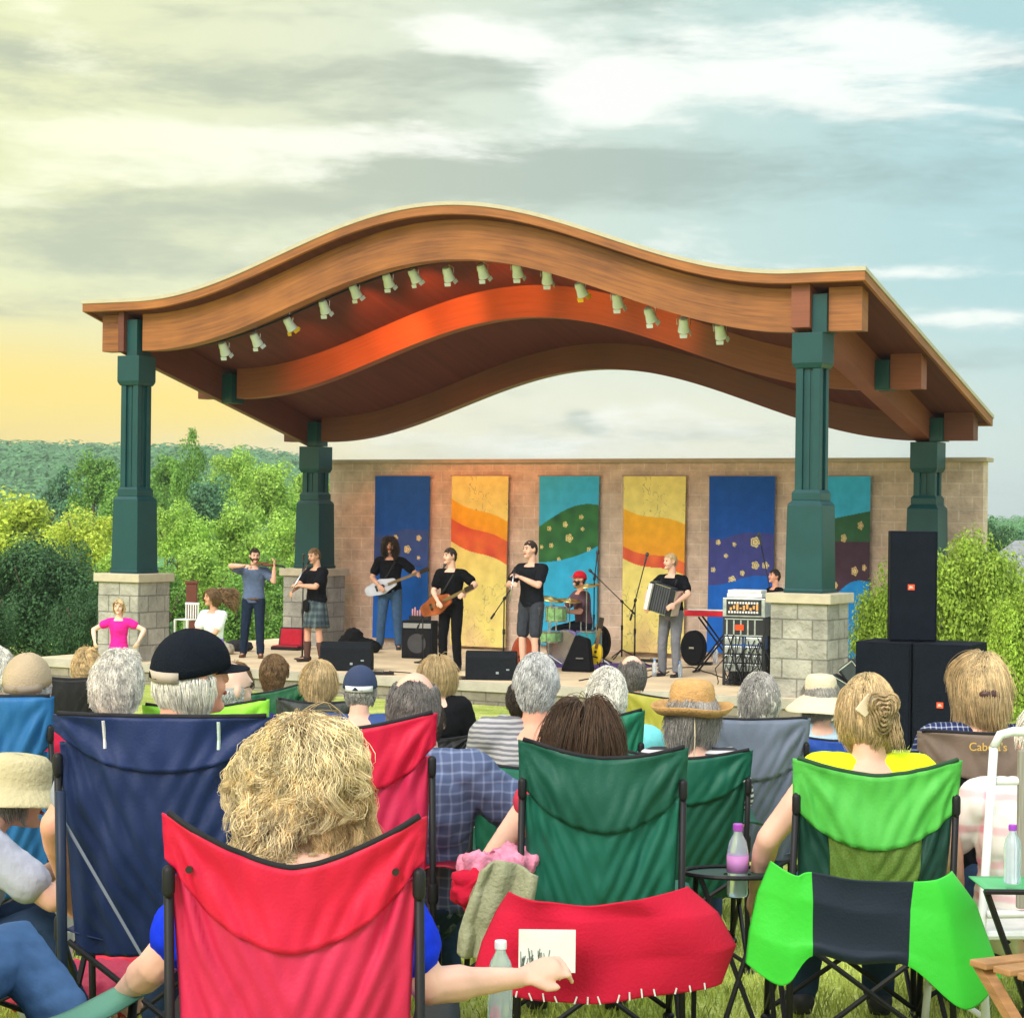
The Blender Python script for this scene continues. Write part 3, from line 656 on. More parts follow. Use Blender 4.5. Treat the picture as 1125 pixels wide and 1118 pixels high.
def person(loc, yaw, label, hgt=1.78, hipz=None, seated=False, lean=(0, 0), feet=None, hands=None, eh=None, head=(0, 0, 0), skin=0, top=None, sleeve='short', bottom=None, bkind='trousers',
           shoes=(.03, .03, .035), hair_=None, hair2=None, fat=0, vox=.011, female=0, group=None, wr=.006, shrug=0, fingers='curl', cat='person', twist=0, kneeh=None, handdir=None, kidhead=1, hdrop=.022):
    k = hgt/1.78; P = empty('person', loc, yaw, label, cat, group)
    hipz = hipz if hipz is not None else .93*k
    hip = Vector((0, 0, hipz))
    # local frame: y = forward, x = the person's right hand side
    U = Vector((lean[0], lean[1], 1)).normalized(); F = (Vector((0, 1, 0))-U*U.y).normalized(); S = F.cross(U)
    cy, sy = cos(twist), sin(twist); F2 = F*cy+S*sy; S2 = S*cy-F*sy
    T = lambda x, y, z: hip+(S2*x+F2*y+U*z)*k
    sw = .185-.022*female; ww = 1+fat
    secs = [(-.05, .13, .095), (.03, .165+.01*female, .115), (.12, .15-.012*female, .105), (.22, .145-.01*female, .105), (.33, .165-.01*female, .115), (.42, .175-.015*female, .112), (.475, .15-.01*female, .095), (.52, .085, .07)]
    def torso(mb, z0, z1, g):
        L_ = []
        for (z, a, b) in secs:
            if z < z0-.001 or z > z1+.001: continue
            bl = 1+fat*(1 if z < .4 else .5)
            fo = fat*.06 if .05 < z < .3 else 0
            L_.append((T(0, fo-.004, z), S2*((a*bl+g)*k), F2*((b*bl+g+(.012 if female and .3 < z < .4 else 0))*k)))
        mb.loft(L_, 20)
    sh = [T(-sw*(1+fat*.3), 0, .455+shrug), T(sw*(1+fat*.3), 0, .455+shrug)]
    hp = [hip+Vector((-.092*k, 0, -.02)), hip+Vector((.092*k, 0, -.02))]
    if feet is None: feet = [(-.12*k, .0, .075*k), (.12*k, .0, .075*k)] if not seated else [(-.14, .50, .075), (.14, .50, .075)]
    if hands is None: hands = [(-.14, .36, hipz+.1), (.14, .36, hipz+.1)] if seated else [(-.25*k, .05, hipz-.1), (.25*k, .05, hipz-.1)]
    eh = eh or [(-.6, -.5, -.6), (.6, -.5, -.6)]
    el, wr_, kn, an = [], [], [], []
    for i in (0, 1):
        e, h_ = ik(sh[i], Vector(hands[i]), .285*k, .26*k, Vector(eh[i])); el.append(e); wr_.append(h_)
        n_, a_ = ik(hp[i], Vector(feet[i]), .43*k, .41*k, Vector((0.06*(1 if i else -1), 1, .25))); kn.append(n_); an.append(a_)
    B = MB(); torso(B, -.1, 1, 0)
    nb = T(0, -.01, .50); hy, hpch, hr = head
    Hc = T(0, .015+hdrop*.6, .735-hdrop)+F2*(-.0)
    # head frame
    Rm = Matrix.Rotation(-hy, 3, U) @ Matrix.Rotation(hpch, 3, S2) @ Matrix.Rotation(hr, 3, F2)
    HX, HY, HZ = Rm @ S2, Rm @ F2, Rm @ U
    piv = T(0, 0, .60); Hc = piv+Rm @ (Hc-piv); kh = k*kidhead
    B.cap(T(0, -.012, .47), piv+(Hc-piv)*.25, .06*k, .055*k, n=12)
    B.ell(Hc+HZ*.018*kh, .073*kh, .093*kh, .098*kh, HX, HY, HZ, 18, 12)
    B.ell(Hc+HY*.028*kh-HZ*.045*kh, .056*kh, .062*kh, .075*kh, HX, HY, HZ, 16, 10)
    B.cap(Hc+HY*.082*kh-HZ*.098*kh, Hc+HY*.06*kh-HZ*.09*kh, .02*kh, .03*kh)
    B.cap(Hc+HY*.09*kh+HZ*.012*kh, Hc+HY*.106*kh-HZ*.026*kh, .008*kh, .014*kh, n=8)
    B.cap(Hc+HY*.084*kh+HZ*.03*kh-HX*.035*kh, Hc+HY*.084*kh+HZ*.03*kh+HX*.035*kh, .011*kh, n=8)
    for sx in (-1, 1):
        B.ell(Hc+HX*sx*.078*kh-HY*.006*kh-HZ*.005*kh, .013*kh, .02*kh, .034*kh, (HX+HY*.35*sx*-1).normalized(), HY, HZ, 10, 8)
        B.ell(Hc+HX*sx*.04*kh+HY*.06*kh-HZ*.035*kh, .024*kh, .024*kh, .026*kh, HX, HY, HZ, 10, 8)
    for i in (0, 1):
        sx = 1 if i else -1
        B.cap(T(sx*.09, -.005, .468+shrug*.7), sh[i], .058*k*(1+fat*.4), .056*k*(1+fat*.4))
        B.cap(sh[i], el[i], .054*k*(1+fat*.5), .041*k*(1+fat*.5)); B.cap(el[i]+(wr_[i]-el[i])*.0, el[i]+(wr_[i]-el[i])*.35, .041*k*(1+fat*.4), .043*k*(1+fat*.3)); B.cap(el[i]+(wr_[i]-el[i])*.35, wr_[i], .042*k, .026*k)
        # hand: palm, four fingers, thumb
        fd = (wr_[i]-el[i]).normalized()
        if handdir and handdir[i]: fd = (fd*.25+Vector(handdir[i]).normalized()).normalized()
        pn = (Vector((-sx*.75, .1, -.65))); pn = (pn-fd*pn.dot(fd)).normalized(); sd_ = fd.cross(pn)*(1 if i else -1)
        pal = wr_[i]+fd*.045*k; B.cap(wr_[i]+fd*.015*k, wr_[i]+fd*.075*k, .03*k, .036*k, side=sd_, wx=1.1, wy=.5)
        for j, (o_, ln) in enumerate(((-.03, .062), (-.01, .072), (.01, .068), (.029, .052))):
            b0 = wr_[i]+fd*.095*k+sd_*o_*k; cu = .5 if fingers == 'curl' else .15
            b1 = b0+(fd*(1-cu*.5)+pn*cu).normalized()*ln*.5*k; b2 = b1+(fd*(1-cu*1.6)+pn*cu*1.7).normalized()*ln*.5*k
            B.cap(b0-fd*.02*k, b1, .0095*k, .009*k, n=7, k=2); B.cap(b1, b2, .009*k, .0075*k, n=7, k=2)
        t0 = wr_[i]+fd*.03*k-sd_*.03*k; t1 = t0+(fd*.7-sd_*.6+pn*.35).normalized()*.035*k; B.cap(t0, t1, .013*k, .011*k, n=7, k=2); B.cap(t1, t1+(fd+pn*.3).normalized()*.028*k, .0105*k, .009*k, n=7, k=2)
        B.cap(hp[i], kn[i], .082*k*(1+fat*.3), .054*k); B.cap(kn[i], kn[i]+(an[i]-kn[i])*.35, .052*k, .054*k); B.cap(kn[i]+(an[i]-kn[i])*.35, an[i], .052*k, .036*k)
        B.cap(an[i]+Vector((0, -.02*k, -.035*k)), an[i]+Vector((sx*.02*k, .14*k, -.045*k)), .036*k, .028*k)
    B.remesh('body', skinm(skin), P, vox=vox*min(1, .95*k), smooth=3)
    fe = MB()
    for sx in (-1, 1): fe.ell(Hc+HX*sx*.031*kh+HY*.086*kh+HZ*.008*kh, .011*kh, .008*kh, .0065*kh, HX, HY, HZ, 8, 6)
    fe.build('eye', EYE, P, smooth=True)
    fb = MB()
    for sx in (-1, 1): fb.cap(Hc+HX*sx*.016*kh+HY*.094*kh+HZ*.028*kh, Hc+HX*sx*.046*kh+HY*.083*kh+HZ*.03*kh, .0045*kh, n=6)
    fb.build('eyebrow', hairm(hair_[1] if hair_ else 'brown', HAIR[hair_[1] if hair_ else 'brown']), P, smooth=True)
    MB().cap(Hc-HX*.02*kh+HY*.091*kh-HZ*.058*kh, Hc+HX*.02*kh+HY*.091*kh-HZ*.058*kh, .0065*kh, n=8).build('mouth', LIP, P, smooth=True)
    if top:
        C_ = MB(); torso(C_, -.06 if bkind != 'none' else -.1, .49, .016)
        for i in (0, 1):
            sx = 1 if i else -1; g = .018*k
            C_.cap(T(sx*.085, -.005, .462+shrug*.7), sh[i], .058*k*(1+fat*.4)+g*.7, .056*k*(1+fat*.4)+g*.8)
            fr = {'short': .62, 'none': .0, 'long': 1, 'cap': .35}[sleeve]
            if fr: 
                e2 = sh[i]+(el[i]-sh[i])*fr; C_.cap(sh[i], e2, .056*k*(1+fat*.5)+g*.8, (.056-.01*fr)*k*(1+fat*.5)+g*1.25)
            if sleeve == 'long': C_.cap(el[i], wr_[i]-(wr_[i]-el[i]).normalized()*.03, .043*k*(1+fat*.4)+g, .03*k+g*.7)
        C_.remesh('shirt', top, P, vox=vox*1.05, smooth=3, disp=wr, seed=len(COL.objects))
    if bottom:
        D_ = MB()
        if bkind in ('trousers', 'shorts'):
            torso(D_, -.06, .05, .014)
            D_.cap(T(0, 0, -.01), T(0, 0, .045), .13*k*(1+fat*.6), side=S, wx=1.1, wy=.85)
            for i in (0, 1):
                g = .014*k
                if bkind == 'shorts':
                    D_.cap(hp[i], hp[i]+(kn[i]-hp[i])*.86, .084*k*(1+fat*.3)+g, .066*k+g*1.5)
                else:
                    D_.cap(hp[i], kn[i], .083*k*(1+fat*.3)+g, .055*k+g); D_.cap(kn[i], an[i]+Vector((0, 0, .01)), .056*k+g, .044*k+g)
            D_.remesh('trousers' if bkind == 'trousers' else 'shorts', bottom, P, vox=vox*1.05, smooth=3, disp=wr, seed=3+len(COL.objects))
        else:                                       # kilt or skirt with pleats
            n = 64; secs_ = []
            ln = .52 if bkind == 'kilt' else .4
            vs = []; fs = []; mrow = 9
            for r_ in range(mrow):
                u = r_/(mrow-1); z = .12-u*ln
                for j in range(n):
                    th = 2*pi*j/n; pl = 1+(.05*u*(1 if j % 4 < 2 else -1))
                    vs.append(T((.158+.06*u)*pl*cos(th), (.118+.075*u)*pl*sin(th), z))
            for r_ in range(mrow-1):
                for j in range(n): fs.append((r_*n+j, r_*n+(j+1) % n, (r_+1)*n+(j+1) % n, (r_+1)*n+j))
            MB().add(vs, fs).build('kilt' if bkind == 'kilt' else 'skirt', bottom, P, smooth=True, solid=.006)
    if shoes:
        for i in (0, 1):
            sx = 1 if i else -1; s_ = MB(); a = an[i]
            s_.cap(a+Vector((0, -.03*k, -.03*k)), a+Vector((sx*.012*k, .03*k, -.03*k)), .046*k, .045*k); s_.cap(a+Vector((sx*.01*k, .03*k, -.045*k)), a+Vector((sx*.02*k, .15*k, -.05*k)), .042*k, .034*k, side=Vector((1, 0, 0)), wx=1.15, wy=.8)
            s_.cap(a+Vector((0, -.03*k, -.07*k)), a+Vector((sx*.02*k, .155*k, -.07*k)), .012*k, .012*k, side=Vector((1, 0, 0)), wx=3.6)
            s_.remesh('shoe', M('shoe_%d' % int(shoes[0]*999+shoes[1]*333), shoes, .5), P, vox=.01*k, smooth=2)
    H = (Hc, HX, HY, HZ)
    if hair_:
        kw = dict(hair_[2]); hair(P, H, kh, hair_[0], hair_[1], seed=len(COL.objects), **kw)
    if hair2:
        kw = dict(hair2[2]); hair(P, H, kh, hair2[0], hair2[1], seed=len(COL.objects)+5, name=kw.pop('name', 'beard'), **kw)
    P_info = dict(H=H, kh=kh, wr=wr_, el=el, sh=sh, T=T, an=an, kn=kn, S=S2, F=F2, U=U, k=k)
    return P, P_info
def cap_hat(P, I, m, brim=True, strap=None, name='cap', back=False, white_panel=None):
    c, X, Y, Z = I['H']; k = I['kh']; vs = []; fs = []; nu, nv = 28, 9
    for i in range(nv+1):
        ph = pi/2*i/nv
        for j in range(nu):
            th = 2*pi*j/nu; seam = 1+.012*(1 if j % 5 == 0 else 0)+.01*noise.noise(Vector((cos(th)*3, sin(th)*3, ph*2)))
            p = c+Z*.02*k+X*(.089*k*cos(ph)*cos(th)*seam)+Y*(.113*k*cos(ph)*sin(th)*seam-.004*k)+Z*(.105*k*(sin(ph)**.9)*seam-.0*k)
            p -= Z*(.018*k*(1-sin(ph)))*(-sin(th)*.6+.4)
            vs.append(p)
    for i in range(nv):
        for j in range(nu): fs.append((i*nu+j, i*nu+(j+1) % nu, (i+1)*nu+(j+1) % nu, (i+1)*nu+j))
    o = MB().add(vs, fs).build(name, m, P, smooth=True, solid=.004)
    sg = -1 if back else 1
    if brim:
        vs = []; nb = 14
        for i in range(6):
            u = i/5
            for j in range(nb+1):
                a = pi*(.12+.76*j/nb); v = sin(pi*j/nb)
                vs.append(c+X*(.084*k*cos(a)*(1+.02*u))+Y*sg*(.09*k*sin(a)+.085*k*u*v**.6)+Z*(.022*k-.022*k*u*v-.012*k*(abs(cos(a))**2)))
        fs = [(i*(nb+1)+j, i*(nb+1)+j+1, (i+1)*(nb+1)+j+1, (i+1)*(nb+1)+j) for i in range(5) for j in range(nb)]
        MB().add(vs, fs).build('brim', m, o, smooth=True, solid=.004)
    if strap:
        mb = MB(); pts = []
        for q in (0, 1):
            for j in range(9):
                a = pi*(1.5+(j-4)*.07); pts.append(c+X*(.092*k*cos(a))+Y*(.117*k*sin(a))+Z*((-.005+.03*q)*k))
        mb.add(pts, [(j, j+1, j+10, j+9) for j in range(8)]); mb.build('strap', strap, o, smooth=True, solid=.004)
    return o
def brim_hat(P, I, m, r=.17, crown=.11, droop=.02, up=.0, band=None, name='hat', tilt=0, cr=.098):
    c, X, Y, Z = I['H']; k = I['kh']
    if tilt: 
        q = Matrix.Rotation(tilt, 3, X); Y, Z = q @ Y, q @ Z
    prof = [(cr*.98, .018), (cr*1.0, .03)]; vs = []; n = 40; rows = []
    for u in (1, .85, .7, .5, .3, .12, 0): rows.append((cr+(r-cr)*u, .02+up*u*u*u*1.0-droop*u))
    rows += [(cr*.985, .045), (cr*.96, .02+crown*.55), (cr*.9, .02+crown*.82), (cr*.74, .02+crown*.97), (cr*.4, .02+crown*1.02), (.002, .02+crown*.99)]
    for i, (rr_, z) in enumerate(rows):
        for j in range(n):
            th = 2*pi*j/n; w_ = .006*sin(3*th+1) if i < 4 else 0
            vs.append(c+X*(rr_*k*cos(th)*.95)+Y*(rr_*k*sin(th)*1.08)+Z*((z+w_)*k))
    fs = [(i*n+j, i*n+(j+1) % n, (i+1)*n+(j+1) % n, (i+1)*n+j) for i in range(len(rows)-1) for j in range(n)]
    o = MB().add(vs, fs).build(name, m, P, smooth=True, solid=.004)
    if band:
        MB().loft([(c+Z*.028*k, X*(cr*1.0*k*.95), Y*(cr*1.0*k*1.08)), (c+Z*.033*k, X*(cr*1.02*k*.97), Y*(cr*1.02*k*1.1)), (c+Z*.055*k, X*(cr*1.01*k*.96), Y*(cr*1.01*k*1.09))], 32).build('hat_band', band, o, smooth=True)
    return o

# ================================================================== BANNERS
def banner(s0, s1, fn, lab, seed, ztopv=.72, zb=-2.2):
    Wd = s1-s0; nu, nv = 100, 250; t = empty('banner', SL((s0+s1)/2, 6.22, ztopv), -SA, lab, 'banner', 'painted banners on the block wall')
    me_v = []; cols = []; rr = random.Random(seed)
    for j in range(nv+1):
        v = j/nv
        for i in range(nu+1):
            u = i/nu; x = (u-.5)*Wd*(1-.012*sin(pi*v)); z = -v*(ztopv-zb)
            y = -.012-.018*abs(noise.noise(Vector((u*3.2+seed, v*1.3, seed))))-.05*max(0, v-.25)*(.5+.5*sin(u*11+seed+2*v))-.012*abs(sin(u*19+seed*2))*v-.01*sin(u*3.1)
            me_v.append((x, y, z)); cols.append(fn(u, v))
    fs = [(j*(nu+1)+i, (j+1)*(nu+1)+i, (j+1)*(nu+1)+i+1, j*(nu+1)+i+1) for j in range(nv) for i in range(nu)]
    o = MB().add(me_v, fs).build('cloth', BANM, t, smooth=True, solid=.003)
    ca = o.data.color_attributes.new('dye', 'FLOAT_COLOR', 'POINT')
    for i, c_ in enumerate(cols): ca.data[i].color = (*c_, 1)
    MB().tube([Vector((-Wd/2-.03, 0, .005)), Vector((Wd/2+.03, 0, .005))], .014, 8).build('rod', M('rod', (.35, .25, .15), .6), t)
def banm():
    m = bpy.data.materials.new('painted_cloth'); m.use_nodes = True; t = m.node_tree; n = t.nodes; l = t.links; b = n['Principled BSDF']; b.inputs['Roughness'].default_value = .85; b.inputs['Specular IOR Level'].default_value = .15
    a = n.new('ShaderNodeAttribute'); a.attribute_name = 'dye'; tcn = n.new('ShaderNodeTexCoord'); no = n.new('ShaderNodeTexNoise'); no.inputs['Scale'].default_value = 5; no.inputs['Detail'].default_value = 6; l.new(tcn.outputs['Object'], no.inputs[0])
    mr = n.new('ShaderNodeMapRange'); l.new(no.outputs[0], mr.inputs[0]); mr.inputs[3].default_value = .72; mr.inputs[4].default_value = 1.25
    vm = n.new('ShaderNodeVectorMath'); vm.operation = 'SCALE'; l.new(a.outputs['Color'], vm.inputs[0]); l.new(mr.outputs[0], vm.inputs['Scale']); l.new(vm.outputs[0], b.inputs['Base Color']); return m
BANM = banm()
def mixt(a, b, f): return tuple(a[i]*(1-f)+b[i]*f for i in range(3))
def flowers(pts, u, v, base, colr=(.75, .62, .22), asp=2.5):
    for (a, b_, r) in pts:
        dx, dy = (u-a), (v-b_)*asp; d = sqrt(dx*dx+dy*dy)
        r = r*.58; rr_ = r*(1+.13*cos(5*atan2(dy, dx)))
        if d < rr_*.3: return (.55, .35, .12)
        if d < rr_*.55: return mixt(colr, (.85, .8, .6), .4)
        if d < rr_*.72: return mixt(base, (.1, .1, .06), .3)
        if d < rr_: return colr
    return base
def fl_set(seed, n, v0, v1, slope=0):
    rr = random.Random(seed); return [((i+.5)/n+rr.uniform(-.05, .05), v0+(v1-v0)*rr.random()+slope*((i+.5)/n), rr.choice((.03, .045, .06, .08))) for i in range(n)]
DB, LB = (.014, .085, .38), (.05, .42, .66); YEL = (.78, .66, .20); 
def dark_blue(fs, band, v0, v1, lowc=(.015, .12, .5)):
    def f(u, v):
        w = .02*sin(u*5+1); n_ = .03*noise.noise(Vector((u*6, v*14, 2)))
        if v < v0+w+n_*.3: c_ = DB
        elif v < v1+w-.03*u: c_ = flowers(fs, u, v, mixt(band, DB, .3+.8*n_+.2))
        else: c_ = lowc
        return c_
    return f
def yellow(o0, o1, r1, slope, fs):
    def f(u, v):
        a = v-slope*u-.012*sin(u*6); sc = abs(noise.noise(Vector((u*9, v*20, 4)))); base = YEL
        if (v < .34 or v > .62) and sc < .022 and noise.noise(Vector((u*3, v*5, 9))) > -.05: base = mixt(YEL, (.25, .28, .16), .75)
        if v > .72: base = mixt(base, (.62, .36, .28) if slope < .15 else (.55, .6, .35), max(0, min(.55, (v-.72)*2.2*(.5+noise.noise(Vector((u*4, v*6, 1)))))))
        if a < o0: return base
        if a < o1: return mixt((.82, .42, .03), (.75, .25, .03), (a-o0)/(o1-o0)*.5)
        if a < r1: return mixt((.72, .15, .05), (.62, .09, .05), .5+noise.noise(Vector((u*5, v*9, 7))))
        if slope > .15 and v > .9 and u > .15 and u < .8 and a > .3: return (.78, .52, .04)
        return base
    return f
def green(v0, v1, fs, band=(.05, .19, .06)):
    def f(u, v):
        up = v0-.085*sin((u-.1)*2.4)+.04*(1-u); lo = v1-.1*u*u-.01
        if v < up: return LB
        if v < lo: return flowers(fs, u, v, mixt(band, (.03, .11, .05), .5+noise.noise(Vector((u*5, v*12, 3)))))
        return mixt(LB, (.02, .33, .6), .4)
    return f
banner(-11.0, -9.84, dark_blue([(.4, .38, .07), (.62, .45, .1), (.82, .38, .07), (.82, .5, .05), (.18, .41, .08), (.15, .33, .03), (.5, .53, .05)], (.07, .085, .17), .345, .6), 'deep blue banner with a dark flowered band, behind the long haired bassist', 1)
banner(-9.39, -8.24, yellow(.135, .25, .385, .135, []), 'yellow banner with a wide orange and red slope, behind the singing guitarist', 2, zb=-2.28)
banner(-7.63, -6.47, green(.24, .52, [(.18, .31, .06), (.45, .285, .07), (.72, .24, .06), (.52, .365, .1), (.22, .41, .06), (.86, .43, .06), (.35, .49, .05), (.07, .53, .06), (.74, .31, .05), (.05, .42, .05)]), 'turquoise banner with a green flowered hill, behind the drummer', 3)
banner(-6.01, -4.85, yellow(.185, .40, .47, .09, []), 'yellow banner with an orange and red wave, behind the accordion player', 4, zb=-2.25)
banner(-4.43, -3.26, dark_blue([(.15, .375, .06), (.4, .385, .05), (.72, .37, .12), (.27, .45, .05), (.73, .5, .09), (.88, .5, .08), (.08, .53, .06), (.53, .545, .06), (.37, .585, .09)], (.10, .045, .12), .335, .6), 'deep blue banner with a purple flowered band, behind the red keyboard', 5)
banner(-2.5, -1.63, lambda u, v: (LB if v < .25-.06*u else (flowers([(.82, .27, .09), (.5, .34, .09), (.72, .52, .1), (.9, .5, .07), (.35, .6, .07)], u, v, (.04, .12, .06) if v < .36 else (.07, .04, .06), (.7, .5, .2)) if v < .68-.12*u+.02*sin(u*7) else (.02, .25, .62))), 'turquoise banner right of the front right green column', 6)

# ================================================================== STAGE GEAR
def Lm(loc, yaw): return Matrix.Translation(loc) @ Matrix.Rotation(yaw, 4, 'Z')
def mic_stand(loc, yaw, h, lab, boom=None, tripod=True, mic=True):
    t = empty('microphone_stand', loc, yaw, lab, 'mic stand')
    b = MB()
    if tripod:
        for a in range(3): b.tube([Vector((0, 0, .16)), Vector((cos(a*2.094)*.3, sin(a*2.094)*.3, .012))], .011, 6)
    else: b.lathe([(.135, 0), (.135, .015), (.05, .03), (.02, .05)], n=24)
    b.build('base', BLACK, t)
    MB().tube([Vector((0, 0, .04)), Vector((0, 0, h*.55))], .014, 8).tube([Vector((0, 0, h*.55)), Vector((0, 0, h))], .010, 8).cap((0, 0, h*.55-.03), (0, 0, h*.55+.03), .02).build('pole', BLACK, t, smooth=True)
    if boom: a, e = boom; e = Vector(e); d = (e-Vector((0, 0, h))).normalized(); MB().tube([Vector((0, 0, h))-d*a, e], .009, 6).cap(Vector((0, 0, h)), Vector((0, 0, h))+d*.02, .024).cap(Vector((0, 0, h))-d*a, Vector((0, 0, h))-d*(a-.08), .017).build('boom', BLACK, t, smooth=True)
    else: e = Vector((0, 0, h)); d = Vector((0, .75, .5)).normalized()
    if mic: mm = MB(); mm.cap(e, e+d*.13, .013, .017).cap(e+d*.15, e+d*.17, .027); mm.build('microphone', M('mic', (.06, .06, .065), .35, metal=.4), t, smooth=True)
    return t
def cable(pts, lab):
    q = []; 
    for i in range(len(pts)-1):
        for u in range(6):
            f = u/6; p = pts[i]*(1-f)+pts[i+1]*f; q.append(p+Vector((noise.noise(p*2)*.12, noise.noise(p*2+Vector((9, 1, 1)))*.12, .008)))
    q.append(pts[-1]+Vector((0, 0, .008))); return tag(MB().tube(q, .009, 5).build('cable', BLACK, smooth=True), lab, 'cable')
def wedge(px, py, wpx, lab, rot=0):
    p = fl(px, py); k = wpx/FPX*p.y; hh = k*.56
    t = empty('stage_monitor', p, -.1+rot, lab, 'monitor speaker', 'wedge monitors along the stage front')
    d = .42; prof = [(-d*.45, 0), (d*.55, 0), (d*.55, hh*.45), (d*.1, hh), (-d*.3, hh), (-d*.45, hh*.8)]
    vs = [(x, y, z) for x in (-k/2, k/2) for y, z in prof]; n = 6
    fs = [tuple(range(n)), tuple(range(2*n-1, n-1, -1))]+[(i, i+n, (i+1) % n+n, (i+1) % n) for i in range(n)]
    MB().add(vs, fs).build('cabinet', M('speaker_black', (.010, .012, .016), .8, spec=.12, var=.2, scale=20, bump=.2, bscale=80), t, bevel=.012)
    MB().box(-k*.12+.16, -k*.12+.2, -d*.462, -d*.452, hh*.22, hh*.3).box(k*.3, k*.36, -d*.462, -d*.452, hh*.35, hh*.4).build('socket_plate', M('plate', (.35, .42, .5), .3, metal=.6), t)
    MB().box(-k*.44, k*.44, d*.552, d*.556, .03, hh*.4).build('grille', M('grille', (.014, .014, .016), .8, spec=.1, bump=.5, bscale=140), t)
    return t
wedge(381, 736, 56, 'black wedge monitor at the stage lip in front of the kilted piper', .06)
wedge(540, 746, 56, 'black wedge monitor at the stage lip between guitarist and shorts wearing singer', .05)
# guitar amplifier
p = fst(461, 3.6); t = empty('guitar_amplifier', p, -.3, 'black guitar amplifier between the two guitar players', 'amplifier')
MB().box(-.27, .27, -.14, .14, .0, .62).build('cabinet', M('speaker_black', (0, 0, 0)), t, bevel=.015)
MB().box(-.24, .24, -.15, -.142, .05, .46).build('grille', M('grille', (0, 0, 0)), t)
MB().disc((0, -.151, .25), .16, -.004, 26, Z=Vector((0, 1, 0))).build('speaker_cone', M('cone', (.05, .05, .055), .5), t)
MB().box(-.24, .24, -.15, -.142, .5, .58).build('control_panel', M('panel_grey', (.3, .3, .3), .4, metal=.5), t)
t = empty('cable_box', p+Vector((0, 0, .625)), -.3, 'small box of red and white leads on top of the guitar amplifier', 'box')
b = MB().box(-.16, .16, -.1, .1, 0, .07); b.build('tray', BLACK, t)
b = MB()
for i in range(7): b.cap((-.13+i*.043, 0, .06), (-.13+i*.043, .0, .17+.03*sin(i*2)), .014)
b.build('lead', M('lead_red', (.6, .3, .28), .5), t, smooth=True)
# gig bags
p = fst(395, 4.2); t = empty('gear_bag', p, -.3, 'black soft gear bag slumped beside the kilted piper', 'bag')
b = MB(); b.cap((-.2, 0, .16), (.26, 0, .1), .17, .11, wy=.8).ell((-.12, 0, .24), .17, .14, .17); b.remesh('bag_body', M('bag_black', (.009, .009, .011), .85, spec=.1), t, vox=.02, disp=.02)
MB().box(-.05, .09, -.168, -.16, .14, .17).build('tag', M('white_paint', (.75, .75, .75), .5), t)
p = fst(631, 2.5); t = empty('guitar_case', p, -.35, 'upright black triangular case in front of the drum kit', 'case')
b = MB(); b.add([(-.2,-.1,0),(.3,-.1,0),(.3,.12,0),(-.2,.12,0),(.02,-.06,.56),(.24,-.06,.50),(.24,.1,.50),(.02,.1,.56)], [(0,3,2,1),(4,5,6,7),(0,1,5,4),(1,2,6,5),(2,3,7,6),(3,0,4,7)]); b.build('case_shell', M('bag_black', (0,0,0)), t, bevel=.04)
MB().box(.06, .18, -.115, -.1, .2, .22).build('latch', CHROME, t)
p = fst(659, 5.2); t = empty('drum_case', p, -.3, 'round topped black case standing behind the drummer stool', 'case')
b = MB().loft([(Vector((0, y, .28)), Vector((.17, 0, 0)), Vector((0, 0, .28))) for y in (-.11, .11)], 28); b.build('case_shell', M('bag_black', (0,0,0)), t, bevel=.03)
MB().box(-.03, .03, -.13, -.112, .3, .34).build('latch', CHROME, t)
p = fst(762, 4.9); t = empty('instrument_case', p, -.4, 'large round black case leaning at the wall right of the accordion player', 'case')
b = MB().loft([(Vector((0, y, .28)), Vector((.2, 0, 0)), Vector((0, 0, .28))) for y in (-.1, .1)], 28); b.build('case_shell', M('bag_black', (0,0,0)), t, bevel=.03)
MB().box(-.04, .04, -.125, -.102, .27, .3).build('latch', CHROME, t)
# open red violin case
p = fst(316, 4.0); t = empty('violin_case', p, -.35, 'open violin case with a red lining left of the kilted piper', 'case')
RED = M('red_velvet', (.45, .012, .03), .8, var=.2); MB().box(-.26, .26, -.14, .14, 0, .06).build('case_tray', BLACK, t, bevel=.01)
MB().box(-.24, .24, -.12, .12, .061, .075).build('lining', RED, t)
b = Matrix.Translation((0, .15, .05)) @ Matrix.Rotation(R(-14), 4, 'X'); l_ = MB().box(-.26, .26, 0, .05, 0, .34, b).build('case_lid', BLACK, t, bevel=.01); MB().box(-.23, .23, -.006, -.001, .03, .31, b).build('lid_lining', RED, t)
# microphone stands
S_ = [(332, 724, 1.42, (.0, (.02, -.18, 1.58)), True, 'mic stand with a round foot in front of the kilted piper', False),
 (464, 728, .75, (.25, (.28, .05, 1.42)), False, 'mic stand with a long boom reaching up to the singing guitarist', False),
 (553, 738, 1.1, (.35, (.34, .0, 1.62)), True, 'tripod mic stand with a boom rising to the singer in shorts', True),
 (592, 742, .9, None, True, 'straight mic stand right in front of the singer in shorts', True),
 (683, 724, .95, (.28, (-.42, .05, 1.35)), True, 'mic stand whose boom leans left toward the drummer', True),
 (697, 734, 1.05, (.3, (.14, 0, 1.62)), True, 'mic stand with near vertical boom left of the accordion player', True),
 (650, 712, 1.35, (.0, (.03, .0, 1.62)), True, 'thin overhead mic stand beside the drummer in the red cap', True)]
for (x, y, h, bm, mc, lab, tri) in S_:
    mic_stand(fl(x, y) if x != 650 else fst(652, 4.3), 0, h, lab, bm, tri)
p = fst(850, 1.5); t = mic_stand(fl(846, 738), 0, 1.2, 'mic stand with a long thin boom leaning over the equipment rack', (1.05, (-.16, .0, 1.95)), True)
